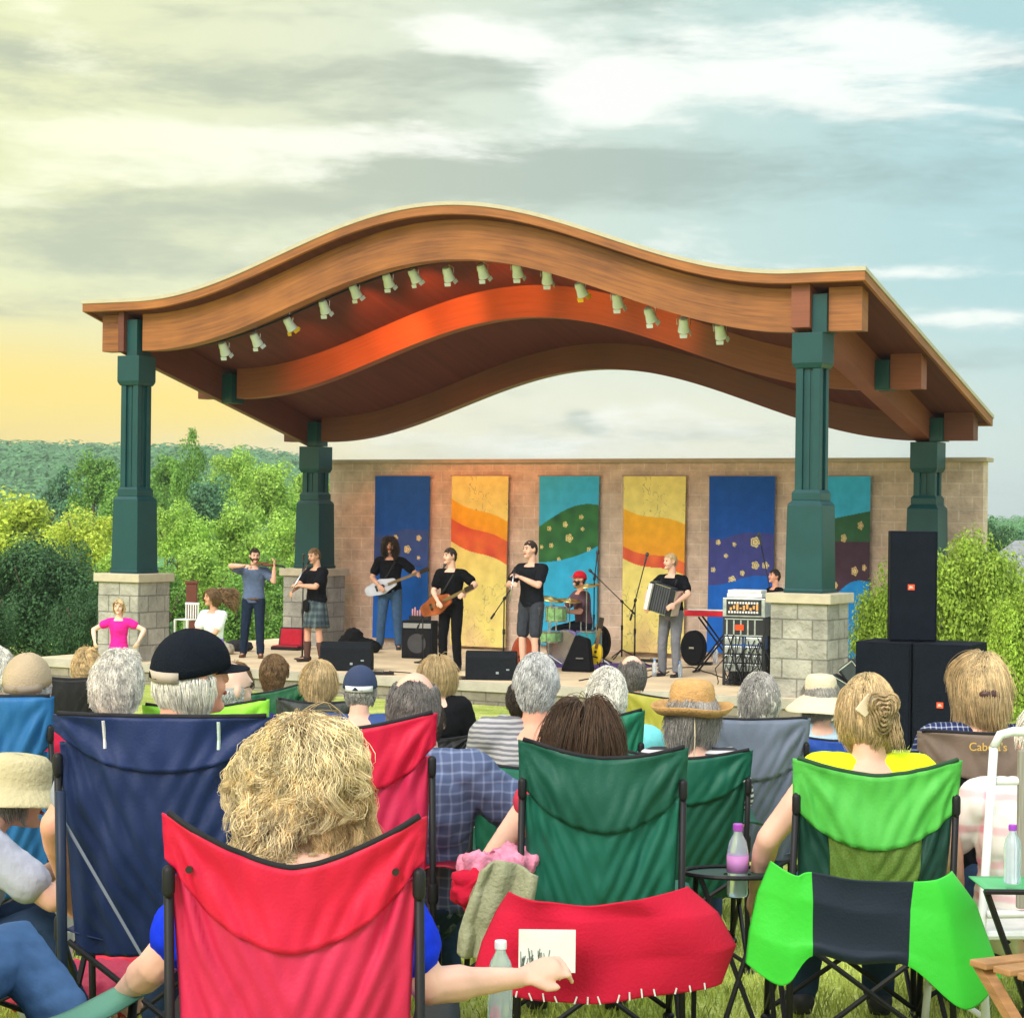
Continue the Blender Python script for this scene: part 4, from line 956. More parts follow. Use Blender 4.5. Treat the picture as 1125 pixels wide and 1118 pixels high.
# drum kit
t = empty('drum_kit', fst(622, 4.0), -.2, 'green and turquoise drum kit on a purple mat', 'drum kit')
GRN = M('drum_green', (.22, .42, .16), .4, var=.4, scale=14); TEA = M('drum_teal', (.03, .28, .33), .35); HEAD = M('drum_head', (.75, .78, .72), .5); PUR = M('purple_head', (.42, .28, .75), .5); CYM = M('cymbal', (.62, .45, .15), .3, metal=1)
def drum(name, c, r, h, m, Z=Vector((0, 0, 1))):
    o = MB().disc(c, r, h, 28, Z).build(name, m, t); Zn = Z.normalized()
    MB().lathe([(r*1.04, -.012), (r*1.04, .012)], Vector(c)+Zn*h, 28, Z).lathe([(r*1.04, -.012), (r*1.04, .012)], c, 28, Z).build('rim', CHROME, o)
    MB().disc(Vector(c)+Zn*(h+.001), r*.96, .005, 28, Z).build('skin', HEAD, o)
    b = MB()
    for a in range(8):
        X = Zn.orthogonal().normalized(); Y_ = Zn.cross(X); q = Vector(c)+(X*cos(a*pi/4)+Y_*sin(a*pi/4))*r*1.02; b.tube([q, q+Zn*h], .006, 5)
    b.build('lug', CHROME, o)
drum('bass_drum', Vector((-.02, -.2, .27)), .26, .36, PUR, Vector((0, 1, 0)))
drum('snare_drum', Vector((-.16, -.05, .68)), .17, .22, GRN)
drum('tom_drum', Vector((-.24, -.28, .36)), .2, .16, GRN)
drum('floor_tom', Vector((.36, .05, .26)), .2, .26, TEA)
b = MB()
for x, y in ((-.16, -.05), (-.24, -.28), (.2, .2), (.5, -.1)):
    b.tube([Vector((x, y, .0)), Vector((x, y, .66))], .012, 6)
    for a in range(3): b.tube([Vector((x, y, .15)), Vector((x+.22*cos(a*2.1), y+.22*sin(a*2.1), .01))], .009, 5)
b.build('stand', CHROME, t)
for (x, y, z, r, tl) in ((-.28, .1, 1.02, .22, .2), (.28, .25, 1.24, .22, -.1), (.02, .18, 1.0, .19, .12)):
    Z = Vector((tl, -.15, 1)).normalized(); o = MB().lathe([(r, 0), (r*.5, .012), (.05, .018), (.03, .03), (.004, .032)], (x, y, z), 28, Z).build('cymbal', CYM, t, smooth=True, solid=.002)
    MB().tube([Vector((x, y, 0)), Vector((x, y, z+.05))], .010, 6).build('cymbal_stand', CHROME, o)
tag(MB().box(-.9, 1.1, -.5, .9, 0, .008, Matrix.Translation(fst(632, 3.6)) @ Matrix.Rotation(-SA, 4, 'Z')).build('floor_mat', M('mat_purple', (.10, .05, .22), .95, bump=.3)), 'purple mat under the drum kit', 'mat')
t = empty('stool', fst(641, 4.65), 0, 'drum stool under the drummer in the red cap', 'stool'); MB().disc((0, 0, .46), .17, .06).build('seat', BLACK, t, bevel=.01)
b = MB()
for a in range(3): b.tube([Vector((0, 0, .4)), Vector((.24*cos(a*2.1), .24*sin(a*2.1), .01))], .012, 6)
b.tube([Vector((0,0,.2)),Vector((0,0,.47))], .015, 6).build('stool_leg', CHROME, t)
# guitars
def guitar_mesh(t, Mx, body, neckm=(.20, .10, .04), L_=.62, s=1., pick=None, hollow=False):
    ol = []
    for j in range(40):
        a = 2*pi*j/40; r = .165*(1+.20*cos(2*a)-.10*cos(a))*s if not hollow else .19*(1+.20*cos(2*a)-.13*cos(a))*s
        ol.append((r*cos(a)*1.15, r*sin(a)) if hollow else (r*cos(a)*(1.42+.16*abs(sin(2*a))), r*sin(a)*(.86+.12*cos(4*a))))
    n = 40; vs = []; th = .022 if not hollow else .05
    for y, f in ((-th, .97), (-th*.7, 1), (th*.7, 1), (th, .97)): vs += [Mx @ Vector((x*f, y, z*f)) for x, z in ol]
    fs = [(i*n+j, i*n+(j+1) % n, (i+1)*n+(j+1) % n, (i+1)*n+j) for i in range(3) for j in range(n)]+[tuple(range(n))[::-1], tuple(3*n+j for j in range(n))]
    MB().add(vs, fs).build('guitar_body', body, t, smooth=False)
    MB().box(.12*s, .12*s+L_, -th-.014, -th+.012, -.024, .024, Mx).build('neck', M('guitar_neck', neckm, .4), t)
    MB().box(.12*s+L_, .12*s+L_+.17, -th-.01, -th+.01, -.038, .038, Mx).build('headstock', M('guitar_head', (.5, .38, .2) if pick else (.03, .02, .015), .4), t)
    MB().disc(Mx @ Vector((.02, -th-.003, 0)), .035*s, .004, 18, (Mx.to_3x3() @ Vector((0, -1, 0)))).build('soundhole' if hollow else 'pickup', BLACK, t)
    MB().box(-.11*s, -.08*s, -th-.015, -th-.002, -.05, .05, Mx).build('bridge', BLACK, t)
    b = MB()
    for q in range(4): b.tube([Mx @ Vector((-.1*s, -th-.018, -.015+q*.01)), Mx @ Vector((.12*s+L_, -th-.018, -.015+q*.01))], .0015, 4)
    b.build('string', CHROME, t)
def guitar_on_stand(loc, lab, m, s=1.0, yaw=0):
    t = empty('guitar', loc, yaw, lab, 'guitar'); Mx = Matrix.Translation((0, 0, .27)) @ Matrix.Rotation(R(-80), 4, 'Y') @ Matrix.Rotation(R(0), 4, 'X')
    guitar_mesh(t, Mx, m, s=s, hollow=True, L_=.5*s)
    t2 = empty('guitar_stand', loc+Vector((0, .12, 0)), yaw, lab.replace(' on its stand', '').replace(' on a floor stand', '')+' is held by this black stand', 'guitar stand')
    b = MB()
    for a in (-1, 1): b.tube([Vector((0, .05, .5)), Vector((a*.16, .0, .01))], .01, 6).tube([Vector((a*.07, 0, .1)), Vector((a*.07, -.16, .1)), Vector((a*.07, -.17, .14))], .009, 6)
    b.tube([Vector((0, .05, .5)), Vector((0, .25, .01))], .01, 6).build('stand_frame', BLACK, t2)
guitar_on_stand(fst(573, 2.6), 'red brown acoustic guitar on its stand behind the singer in shorts', M('guitar_red', (.38, .07, .03), .25, var=.25), 1.0, .2)
guitar_on_stand(fst(655, 2.9), 'small bright yellow guitar on a floor stand beside the drum kit', M('guitar_yellow', (.78, .55, .02), .3), .62, -.3)
# keyboard
t = empty('keyboard', fst(790, 3.6)+Vector((0, 0, .86)), -.35, 'red stage keyboard left of the equipment rack', 'keyboard')
MB().box(-.52, .45, -.14, .14, 0, .09).build('keyboard_case', M('key_red', (.55, .02, .04), .35), t, bevel=.012)
kb = MB(); 
for i in range(38): kb.box(-.46+i*.0235, -.46+i*.0235+.021, -.15, -.03, .09, .105)
kb.build('white_keys', M('ivory', (.8, .8, .76), .35), t)
t = empty('keyboard_stand', fst(790, 3.6), -.35, 'black crossed stand under the red keyboard', 'keyboard stand')
b = MB(); 
for y in (-.12, .12): b.tube([Vector((-.35, y, .02)), Vector((.3, y, .85))], .016, 6).tube([Vector((.35, y, .02)), Vector((-.3, y, .85))], .016, 6)
b.tube([Vector((-.35, -.2, .02)), Vector((-.35, .2, .02))], .016, 6).tube([Vector((.35, -.2, .02)), Vector((.35, .2, .02))], .016, 6).build('stand_frame', BLACK, t)
# equipment rack
RL = fl(820, 752); t = empty('equipment_rack', RL, -.32, 'tall equipment rack of silver and grey units full of cables', 'equipment rack')
MBX = M('rack_dark', (.025, .027, .03), .5); SIL = M('rack_silver', (.42, .47, .48), .35, metal=.5, var=.25, scale=14); WHT = M('white_paint', (.7, .7, .68), .5)
f_ = MB()
for x in (-.28, .28):
    for y in (-.2, .2): f_.box(x-.02, x+.02, y-.02, y+.02, 0, 1.24)
f_.box(-.3, .3, -.22, .22, .02, .05).box(-.255, .255, .1, .2, .05, .5)
f_.build('rack_frame', MBX, t, bevel=.004)
MB().box(-.25, .25, -.21, .2, 1.24, 1.3).box(-.24, .24, -.2, .19, 1.302, 1.345).build('lid', WHT, t, bevel=.01)
MB().box(-.305, .305, -.225, .225, .965, 1.235).build('case_unit', SIL, t, bevel=.01); MB().box(-.25, .25, -.232, -.226, .99, 1.21).build('front_panel', MBX, t)
b = MB()
for i in range(9): b.box(-.2+i*.047, -.17+i*.047, -.24, -.233, 1.06+.02*(i % 2), 1.10+.03*(i % 3))
b.build('knob_row', M('knob_orange', (.7, .35, .12), .5), t)
b = MB()
for i in range(11): b.box(-.22+i*.04, -.195+i*.04, -.24, -.233, 1.02, 1.05); b.box(-.22+i*.04, -.195+i*.04, -.24, -.233, 1.15, 1.18)
b.build('button_row', WHT, t)
MB().box(-.29, .29, -.225, .225, .69, .955).build('amplifier_unit', MBX, t, bevel=.008)
b = MB(); b.box(-.27, .27, -.232, -.226, .70, .715).box(-.27, .27, -.232, -.226, .93, .945)
for i in range(5): b.box(-.25+i*.1, -.23+i*.1, -.234, -.227, .72, .925)
b.build('unit_trim', SIL, t)
MB().box(-.12, .0, -.236, -.228, .78, .86).build('indicator', M('indicator_red', (.8, .08, .02), .4), t)
for j in range(4):
    for i in (0, 1): MB().box(-.27+i*.28, -.02+i*.28, -.235, -.1, .14+j*.125+.06, .25+j*.125+.06).build('drawer_unit', SIL, t, bevel=.012)
rr = random.Random(4); b = MB()
for i in range(26):
    x = rr.uniform(-.27, .27); p0 = Vector((x, -.25, rr.uniform(.4, .72))); q = Vector((x+rr.uniform(-.15, .15), -.27-.05*rr.random(), rr.uniform(.02, .25))); m_ = (p0+q)/2+Vector((rr.uniform(-.1, .1), -.05, 0))
    b.tube([p0, m_, q, q+Vector((rr.uniform(-.1, .1), -.03, -q.z+.02))], .008, 5)
b.build('cable_bundle', BLACK, t, smooth=True)
# stage floor clutter
def pedal(px, t_, lab, w_=.3):
    p = fl(px, t_); e = empty('foot_pedal', p, random.uniform(-.4, .4), lab, 'pedal'); MB().box(-w_/2, w_/2, -.09, .09, 0, .045).build('housing', BLACK, e, bevel=.008); MB().disc((0, -.02, .046), .02, .02).build('switch', CHROME, e)
pedal(300, 727, 'small black pedal right of the fiddler feet', .2); pedal(420, 741, 'low black pedal board right of the first wedge monitor', .34); pedal(500, 746, 'black pedal just left of the second wedge monitor', .3)
pedal(600, 745, 'black pedal between the singer in shorts and the purple mat', .26); pedal(770, 730, 'black pedal on the floor below the red keyboard', .36); pedal(716, 727, 'black pedal under the boom stand left of the accordion player', .4)
def bottle(loc, s, lab, capc=(.75, .78, .8), label=None, yaw=0, name='water_bottle', ps=1.0):
    t = empty(name, loc, yaw, lab, 'bottle'); PET = _mc.get('pet') or glassm('pet')
    MB().lathe([(.028*s, 0), (.032*s, .008*s), (.031*s, .05*s), (.0325*s, .06*s), (.031*s, .07*s), (.0325*s, .13*s), (.031*s, .14*s), (.026*s, .165*s), (.013*s, .19*s), (.0125*s, .2*s)], n=24).build('bottle_body', PET, t, smooth=True)
    MB().lathe([(.015*s, .198*s), (.0155*s, .2*s), (.0155*s, .216*s), (.014*s, .219*s), (.001, .2195*s)], n=20).build('bottle_cap', M('cap_%d' % int(capc[0]*100), capc, .4), t)
    if label: MB().lathe([(.0333*s, .075*s), (.0333*s, .125*s)], n=24).build('bottle_label', label, t, smooth=True)
    return t
def glassm(name):
    m = bpy.data.materials.new(name); m.use_nodes = True; n = m.node_tree.nodes; l = m.node_tree.links; b = n['Principled BSDF']; b.inputs['Base Color'].default_value = (.80, .90, 1, 1); b.inputs['Roughness'].default_value = .12
    b.inputs['Transmission Weight'].default_value = .72; b.inputs['IOR'].default_value = 1.3; _mc[name] = m; return m
bottle(fl(719, 743), 1.2, 'clear water bottle left of the accordion player shoes', (.1, .3, .75)); bottle(fl(747, 744), 1.1, 'clear water bottle right of the accordion player shoes', (.12, .3, .7)); bottle(fl(786, 728), 1.3, 'tall clear water bottle under the red keyboard', (.7, .75, .8))
cable([fl(640, 748), fl(670, 741), fl(700, 748), fl(735, 738)], 'black cable looping on the stage between drums and accordion player'); cable([fl(430, 738), fl(470, 742), fl(505, 738)], 'black cable on the stage floor near the guitarist feet'); cable([fl(690, 738), fl(760, 733), fl(800, 748)], 'black cable running to the equipment rack')
# white chair and piles at the left end of the stage
t = empty('plastic_chair', fst(204, 6.4), 2.6, 'white plastic chair behind the curly haired girl', 'chair'); WP = M('white_plastic', (.72, .74, .72), .4)
MB().box(-.22, .22, -.2, .2, .40, .43).build('seat', WP, t, bevel=.012)
b = MB()
for i in range(6): b.box(-.2+i*.075, -.165+i*.075, -.235, -.215, .43, .84)
b.box(-.22, .22, -.24, -.21, .8, .86).build('backrest', WP, t, bevel=.008); t.scale = (.8, .8, .72)
for x in (-.19, .19):
    for y in (-.18, .18): MB().frust(x, y, 0, .4, .018, .024).build('leg', WP, t)
for i, (x, y, c_, lab) in enumerate([(213, 716, (.6, .62, .6), 'white bundle of cloth behind the curly haired girl'), (222, 714, (.05, .3, .3), 'teal bundle left of the fiddler shoes'), (245, 715, (.55, .5, .4), 'pale bundle right behind the curly haired girl'), (262, 712, (.03, .03, .035), 'black bundle between girl and fiddler legs')]):
    t = empty('cloth_bundle', fl(x, y+3), i, lab, 'bundle'); b = MB().ell((0, 0, .08), .24, .16, .09).ell((.14, .03, .06), .14, .13, .08); b.remesh('fabric', M('bundle_%d' % i, c_, .85), t, vox=.02, disp=.03, dscale=12)
t = empty('post', fst(210, 7.6)+Vector((0, 0, -.3)), 0, 'dark red square post behind the white chair', 'post'); MB().box(-.1, .1, -.1, .1, 0, 1.25).box(-.12, .12, -.12, .12, 1.25, 1.29).build('post_body', M('post_red', (.16, .05, .035), .8), t)

# ---------------------------------------------------------------- PA speakers at the right
SPK = M('pa_black', (.006, .008, .014), .85, spec=.1, var=.2, scale=30, bump=.25, bscale=120)
def pabox(name, pl, Y, wd, dp, zb, zt, yaw, lab, badge, m=SPK):
    t = empty(name, (pl, Y, zb), yaw, lab, 'loudspeaker'); h = zt-zb
    MB().box(0, wd, 0, dp, 0, h).build('cabinet', m, t, bevel=.012)
    MB().box(.02, wd-.02, -.012, -.001, .02, h-.02).build('grille', M('pa_grille', (.007, .010, .018), .85, spec=.1, bump=.6, bscale=220), t)
    bx, bz = badge; o = MB().box(bx-.035, bx+.035, -.019, -.0125, bz-.03, bz+.03).build('badge', M('badge_red', (.75, .08, .03), .4), t)
    text(t, 'JBL', .034, (bx, -.0198, bz), (pi/2, 0, 0), M('badge_white', (.8, .8, .78), .4))
    return t
YS = 22.3; gzs = ground_h(4, YS)
a = at(940, 704, YS); b_ = at(1078, 704, YS); ztp = a.z
wsub = (b_.x-a.x-.28)/2
SY = -.46; WS = .60; sx1, sy1 = a.x+(WS+.015)*cos(SY), YS+(WS+.015)*sin(SY)
pabox('subwoofer', a.x, YS, WS, .75, gzs, ztp, SY, 'left black subwoofer cabinet under the tall loudspeaker', (.2, .2))
pabox('subwoofer', sx1, sy1, WS, .75, gzs, ztp, SY, 'right black subwoofer cabinet with a small red badge', (WS*.5, (ztp-gzs)*.44))
c_ = at(977, 704, YS+.05); d_ = at(1028, 704, YS+.05); e_ = at(977, 583, YS+.05)
pabox('loudspeaker', c_.x, YS+.05, (d_.x-c_.x), .42, ztp+.003, e_.z, -.12, 'tall black loudspeaker standing on the two subwoofers', ((d_.x-c_.x)*.45, (e_.z-ztp)*.49))
for i, (x, y, rt, lab) in enumerate([(940, 742, .9, 'tilted black flood light fixture, the upper of two at the foot of the pier'), (926, 757, .5, 'black flood light fixture, the lower of two at the foot of the pier')]):
    p = at(x, y, 24.2); t = empty('flood_light', p, -.4, lab, 'flood light'); Mx = Matrix.Rotation(rt, 4, 'Y')
    MB().box(-.17, .17, -.1, .1, -.11, .11, Mx).build('housing', BLACK, t, bevel=.01); MB().box(-.14, .14, -.11, -.101, -.08, .08, Mx).build('lens', M('lens_dark', (.05, .06, .07), .1), t)
    b = MB()
    for q in (-.15, .15): b.box(q-.008, q+.008, -.115, -.11, -.1, .1, Mx)
    b.box(-.16, .16, -.115, -.11, .09, .1, Mx).build('trim', SIL, t)
    MB().tube([Vector((-.19, 0, 0)), Vector((-.19, 0, ground_h(p.x, 24.2)-p.z+.01)), Vector((.19, 0, ground_h(p.x, 24.2)-p.z+.01)), Vector((.19, 0, 0))], .012, 6).build('bracket', BLACK, t)

# ================================================================== MUSICIANS
TEE = cloth(17, 18, 24); BLK = cloth(12, 12, 16); DEN = cloth(44, 62, 88)
def short(n=1600, th=.003, ln=.03, vol=.006, **k): return dict(n=n, thick=th, length=ln, vol=vol, seg=4, region='short', **k)
def stagep(px, py, hpx, yaw, label, **k):
    p = fl(px, py); h = hpx/FPX*p.y*1.0
    return (*person(p, yaw, label, hgt=h, group='musicians of the band on stage', **k), p, yaw, h)
SHOE_B = (.11, .05, .025)
# fiddler
P, I, p, yw, h = stagep(278, 722, 122, pi*1.0, 'fiddler in a blue grey shirt and dark jeans at the left of the stage', feet=[(-.13, .1, .075), (.16, -.02, .075)], hands=[(-.36, .27, 1.50), (.12, .36, 1.50)], eh=[(-.3, .2, -1), (1, -.1, .1)],
    head=(-.35, -.12, .0), top=cloth(92, 108, 138), bottom=cloth(30, 42, 62), shoes=SHOE_B, hair_=('s', 'dark', short()), hair2=('b', 'dark', dict(region='beard', n=500, thick=.004, length=.025, vol=.004, seg=3)), lean=(0, .02))
MB().loft([(I['T'](0, 0, .0), I['S']*.165*I['k'], I['F']*.128*I['k']), (I['T'](0, 0, .035), I['S']*.165*I['k'], I['F']*.128*I['k'])], 24).build('belt', M('leather', (.12, .06, .03), .5), P)
vt = empty('violin', p, yw, 'brown violin held under the chin of the fiddler', 'violin')
nk = I['wr'][0]; ch = I['H'][0]+Vector((-.06, .1, -.13)); dx = (nk-ch).normalized(); zz = Vector((0, -.2, 1)); zz = (zz-dx*zz.dot(dx)).normalized(); yy = zz.cross(dx)
Mx = Matrix.Identity(4); Mx.col[0][:3] = dx; Mx.col[1][:3] = yy; Mx.col[2][:3] = zz; Mx.translation = ch
VW = M('violin_wood', (.14, .035, .012), .25); b = MB(); n = 36; ol = []
for j in range(n): a = 2*pi*j/n; r = .095*(1+.22*cos(2*a)-.07*cos(a)); ol.append((r*cos(a)*1.5+.15, r*sin(a)))
b.add([Mx @ Vector((x, y, z)) for z in (-.018, .018) for x, y in ol], [(j, (j+1) % n, n+(j+1) % n, n+j) for j in range(n)]+[tuple(range(n))[::-1], tuple(n+j for j in range(n))]).build('violin_body', VW, vt)
MB().box(.28, .46, -.012, .012, .0, .03, Mx).cap(Mx @ Vector((.47, 0, .012)), Mx @ Vector((.5, 0, .0)), .014).build('neck', BLACK, vt)
MB().box(.09, .1, -.02, .02, .018, .04, Mx).build('bridge', M('guitar_neck', (.2, .1, .04), .4), vt)
bt = empty('violin_bow', p, yw, 'thin bow in the fiddler right hand', 'bow'); w1 = I['wr'][1]+Vector((-.02, .06, 0)); w2 = Mx @ Vector((.2, 0, .05)); dd = (w2-w1).normalized()
MB().tube([w1-dd*.05, w1+dd*.66], .006, 6).tube([w1-dd*.02+Vector((0, 0, -.018)), w1+dd*.66], .0025, 4).box(-.01, .01, -.01, .01, -.02, .0, Matrix.Translation(w1)).build('bow_stick', M('bow', (.2, .1, .05), .4), bt)
# kilted piper with whistle
def tartan():
    m = bpy.data.materials.new('tartan'); m.use_nodes = True; t = m.node_tree; n = t.nodes; l = t.links; b = n['Principled BSDF']; b.inputs['Roughness'].default_value = .9
    tcn = n.new('ShaderNodeTexCoord'); out = None
    for ax_, sc, ph in ((0, 9, .2), (2, 9, 0), (1, 9, .5)):
        wv = n.new('ShaderNodeTexWave'); wv.bands_direction = 'XYZ'[ax_]; wv.inputs['Scale'].default_value = sc/3; wv.inputs['Phase Offset'].default_value = ph; l.new(tcn.outputs['Object'], wv.inputs[0])
        if out is None: out = wv.outputs[1]
        else:
            a = n.new('ShaderNodeMath'); a.operation = 'ADD'; l.new(out, a.inputs[0]); l.new(wv.outputs[1], a.inputs[1]); out = a.outputs[0]
    r = n.new('ShaderNodeValToRGB'); q = n.new('ShaderNodeMath'); q.operation = 'MULTIPLY'; q.inputs[1].default_value = .4; l.new(out, q.inputs[0]); l.new(q.outputs[0], r.inputs[0])
    e = r.color_ramp.elements; e[0].color = (.015, .02, .04, 1); e[1].color = (.10, .14, .15, 1); x = e.new(.5); x.color = (.03, .05, .06, 1); l.new(r.outputs[0], b.inputs['Base Color']); return m
P, I, p, yw, h = stagep(347, 727, 127, pi*.72, 'piper in a black tee, dark tartan kilt and brown socks blowing a long whistle', feet=[(-.13, -.02, .075), (.13, .08, .075)], hands=[(-.02, .34, 1.22), (.05, .42, 1.13)], eh=[(-.9, -.1, -.7), (.9, -.1, -.7)],
    head=(.0, -.18, 0), top=TEE, bottom=tartan(), bkind='kilt', shoes=(.03, .02, .015), hair_=('s', 'lightbrown', short(ln=.022)), skin=1, fat=.08)
b = MB()
for i in (0, 1): b.cap(I['an'][i]+Vector((0, 0, .0)), I['an'][i]+(I['kn'][i]-I['an'][i])*.5, .046*I['k'], .062*I['k'])
b.build('socks', M('sock_brown', (.09, .045, .035), .9), P, smooth=True)
b = MB(); b.ell(I['T'](0, .2, -.06), .085, .03, .1); b.build('sporran', M('bag_black', (0,0,0)), P, smooth=True)
MB().loft([(I['T'](0, 0, .095), I['S']*.172*I['k'], I['F']*.132*I['k']), (I['T'](0, 0, .135), I['S']*.17*I['k'], I['F']*.13*I['k'])], 24).build('belt', BLACK, P)
t = empty('whistle', p, yw, 'long silver whistle played by the kilted piper', 'whistle'); mo = I['H'][0]+I['H'][2]*.108*I['kh']-I['H'][3]*.06*I['kh']; hd = (I['wr'][0]+I['wr'][1])/2+Vector((0, .07, -.02)); d_ = (hd-mo).normalized()
MB().tube([mo, mo+d_*.68], .013, 10).build('tube', CHROME, t, smooth=True); MB().tube([mo, mo+d_*.06], .017, 10).build('mouthpiece', BLACK, t, smooth=True)
# long haired bassist
P, I, p, yw, h = stagep(428, 713, 124, pi*.98, 'long haired bearded bassist in a black shirt and blue jeans with a pale bass guitar', feet=[(-.16, .05, .075), (.17, .02, .075)], hands=[(-.52, .30, 1.33), (.16, .30, 1.12)], eh=[(-.9, 0, -.8), (.9, -.5, -.4)],
    head=(.1, -.1, 0), top=TEE, sleeve='short', bottom=cloth(62, 88, 118), shoes=(.03, .03, .035), skin=1, hair_=('l', 'dark', dict(region='long', n=2600, seg=20, length=.40, thick=.003, vol=.006, clump=.5)), hair2=('b', 'dark', dict(region='beard', n=500, thick=.004, length=.06, vol=.006, seg=3)))
t = empty('bass_guitar', p, yw, 'pale bass guitar with a light neck across the long haired bassist', 'guitar')
c0 = Vector((.12, .20, 1.10)); d_ = (I['wr'][0]+Vector((0, .04, .02))-c0).normalized(); yv = Vector((0, 1, 0)); yv = (yv-d_*yv.dot(d_)).normalized(); zv = d_.cross(yv)*1
Mx = Matrix.Identity(4); Mx.col[0][:3] = d_; Mx.col[1][:3] = -yv; Mx.col[2][:3] = zv; Mx.translation = c0
guitar_mesh(t, Mx, M('guitar_pale', (.55, .58, .66), .25), (.55, .38, .18), .62, 1.05, pick=1)
def strap_(P_, I_, nm='strap', off=.03):
    T = I_['T']; MB().tube([T(.16, -.1, .1), T(.1, -.13, .3), T(-.06, -.1, .47), T(-.1, -.0, .51), T(-.08, .11, .44), T(.02, .15, .25), T(.12, .16, .12)], .016, 6).build(nm, BLACK, P_, smooth=True)
strap_(P, I)
# singing guitarist
P, I, p, yw, h = stagep(495, 736, 136, pi*.86, 'singing guitarist dressed all in black with short dark hair and a sunburst guitar', feet=[(-.14, .04, .075), (.13, .0, .075)], hands=[(-.40, .33, 1.20), (.08, .30, 1.06)], eh=[(-1, 0, -.5), (.9, -.3, -.5)],
    head=(.55, .0, 0), top=BLK, bottom=cloth(16, 16, 20), shoes=(.015, .015, .018), hair_=('s', 'dark', short()))
t = empty('electric_guitar', p, yw, 'sunburst guitar with a reddish brown body across the singing guitarist', 'guitar')
c0 = Vector((.13, .21, 1.0)); d_ = (I['wr'][0]+Vector((0, .04, .02))-c0).normalized(); yv = Vector((0, 1, 0)); yv = (yv-d_*yv.dot(d_)).normalized(); zv = d_.cross(yv)
Mx = Matrix.Identity(4); Mx.col[0][:3] = d_; Mx.col[1][:3] = -yv; Mx.col[2][:3] = zv; Mx.translation = c0
guitar_mesh(t, Mx, M('sunburst', (.28, .07, .025), .2, var=.5, scale=4), (.35, .2, .09), .5, 1.15); strap_(P, I)
# singer in shorts
P, I, p, yw, h = stagep(583, 739, 147, pi*.80, 'tall singer in a black open neck shirt and dark grey shorts at the centre microphone', feet=[(-.13, .03, .075), (.14, .0, .075)], hands=[(-.03, .33, 1.44), (.08, .38, 1.34)], eh=[(-.9, -.1, -.8), (.9, -.1, -.8)],
    head=(.3, .0, 0), top=cloth(24, 26, 32), bottom=cloth(58, 62, 70), bkind='shorts', shoes=(.03, .03, .03), hair_=('s', 'dark', short()))
t = empty('flute', p, yw, 'short pale flute in the hands of the singer in shorts', 'flute'); mo = (I['wr'][0]+I['wr'][1])/2+Vector((0, .06, .0))
MB().tube([mo+Vector((0, -.02, .2)), mo+Vector((0, .12, -.34))], .014, 10).build('tube', CHROME, t, smooth=True); MB().tube([mo+Vector((0, -.02, .2)), mo+Vector((0, -.005, .14))], .018, 8).build('mouthpiece', BLACK, t, smooth=True)
# drummer
pd = fst(641, 4.65)
P, I = person(pd, pi*.62, 'drummer with a dark beard in a grey maroon tee seated at the drum kit', hgt=1.86, hipz=.60, seated=True, feet=[(-.2, .42, .075), (.2, .42, .075)], hands=[(-.12, .42, .82), (.14, .45, .88)], eh=[(-.7, -.6, -.6), (.7, -.6, -.6)], lean=(0, .12), head=(0, .28, 0),
    top=cloth(96, 72, 84), bottom=cloth(34, 36, 46), hair_=('s', 'dark', short()), hair2=('b', 'dark', dict(region='beard', n=500, thick=.004, length=.04, vol=.006, seg=3)), skin=3, group='musicians of the band on stage')
cap_hat(P, I, cloth(196, 32, 46), True)
for i in (0, 1):
    t = empty('drumstick', pd, pi*.62, 'pale drumstick in the drummer %s hand' % ('left' if i == 0 else 'right'), 'drumstick'); a = I['wr'][i]+Vector((0, .08, 0)); MB().tube([a+Vector((0, -.1, .0)), a+Vector((.04*(1-2*i), .32, .02))], .008, 6, taper=lambda u: 1-.4*u).build('stick', M('stick', (.6, .42, .22), .5), t, smooth=True)
# accordion player
P, I, p, yw, h = stagep(737, 743, 137, pi*.80, 'fair haired accordion player in a black tee and grey trousers', feet=[(-.12, .03, .075), (.15, .0, .075)], hands=[(-.26, .34, 1.10), (.26, .30, 1.06)], eh=[(-1, -.3, -.3), (1, -.3, -.3)],
    head=(.45, .0, 0), top=TEE, bottom=cloth(112, 114, 122), shoes=(.02, .02, .022), hair_=('s', 'sand', short()))
t = empty('accordion', p, yw, 'black piano accordion with silver trim strapped to the fair haired player', 'accordion')
AM = M('accordion_black', (.02, .022, .028), .25)
Ma = Matrix.Translation((0, .27, 1.16)) @ Matrix.Rotation(R(-14), 4, 'Y')
MB().box(.10, .2, -.1, .1, -.22, .22, Ma).build('treble_side', AM, t, bevel=.015); MB().box(-.26, -.17, -.1, .1, -.2, .2, Ma).build('bass_side', AM, t, bevel=.015)
b = MB()
for i in range(13): x = -.165+i*.021; w_ = .0 if i % 2 else .014; b.box(x, x+.02, -.09-w_+.01, .09+w_-.01, -.19-w_, .19+w_, Ma)
b.build('bellows', M('bellows', (.06, .065, .075), .6), t)
b = MB()
for i in range(14): b.box(.125, .185, .105, .15, -.2+i*.028, -.2+i*.028+.024, Ma)
b.build('keys', M('ivory', (.8, .8, .76), .35), t); b = MB().box(.205, .21, -.1, .1, -.2, .2, Ma).box(-.268, -.262, -.1, .1, -.19, .19, Ma); b.box(-.17, .1, .101, .106, -.21, -.2, Ma); b.box(-.17, .1, .101, .106, .2, .21, Ma); b.build('trim', CHROME, t)
for sx in (-1, 1): MB().tube([I['T'](sx*.13, .12, .38), I['T'](sx*.12, .04, .5), I['T'](sx*.12, -.1, .46), I['T'](sx*.14, -.13, .25)], .016, 6).build('strap', BLACK, t, smooth=True)
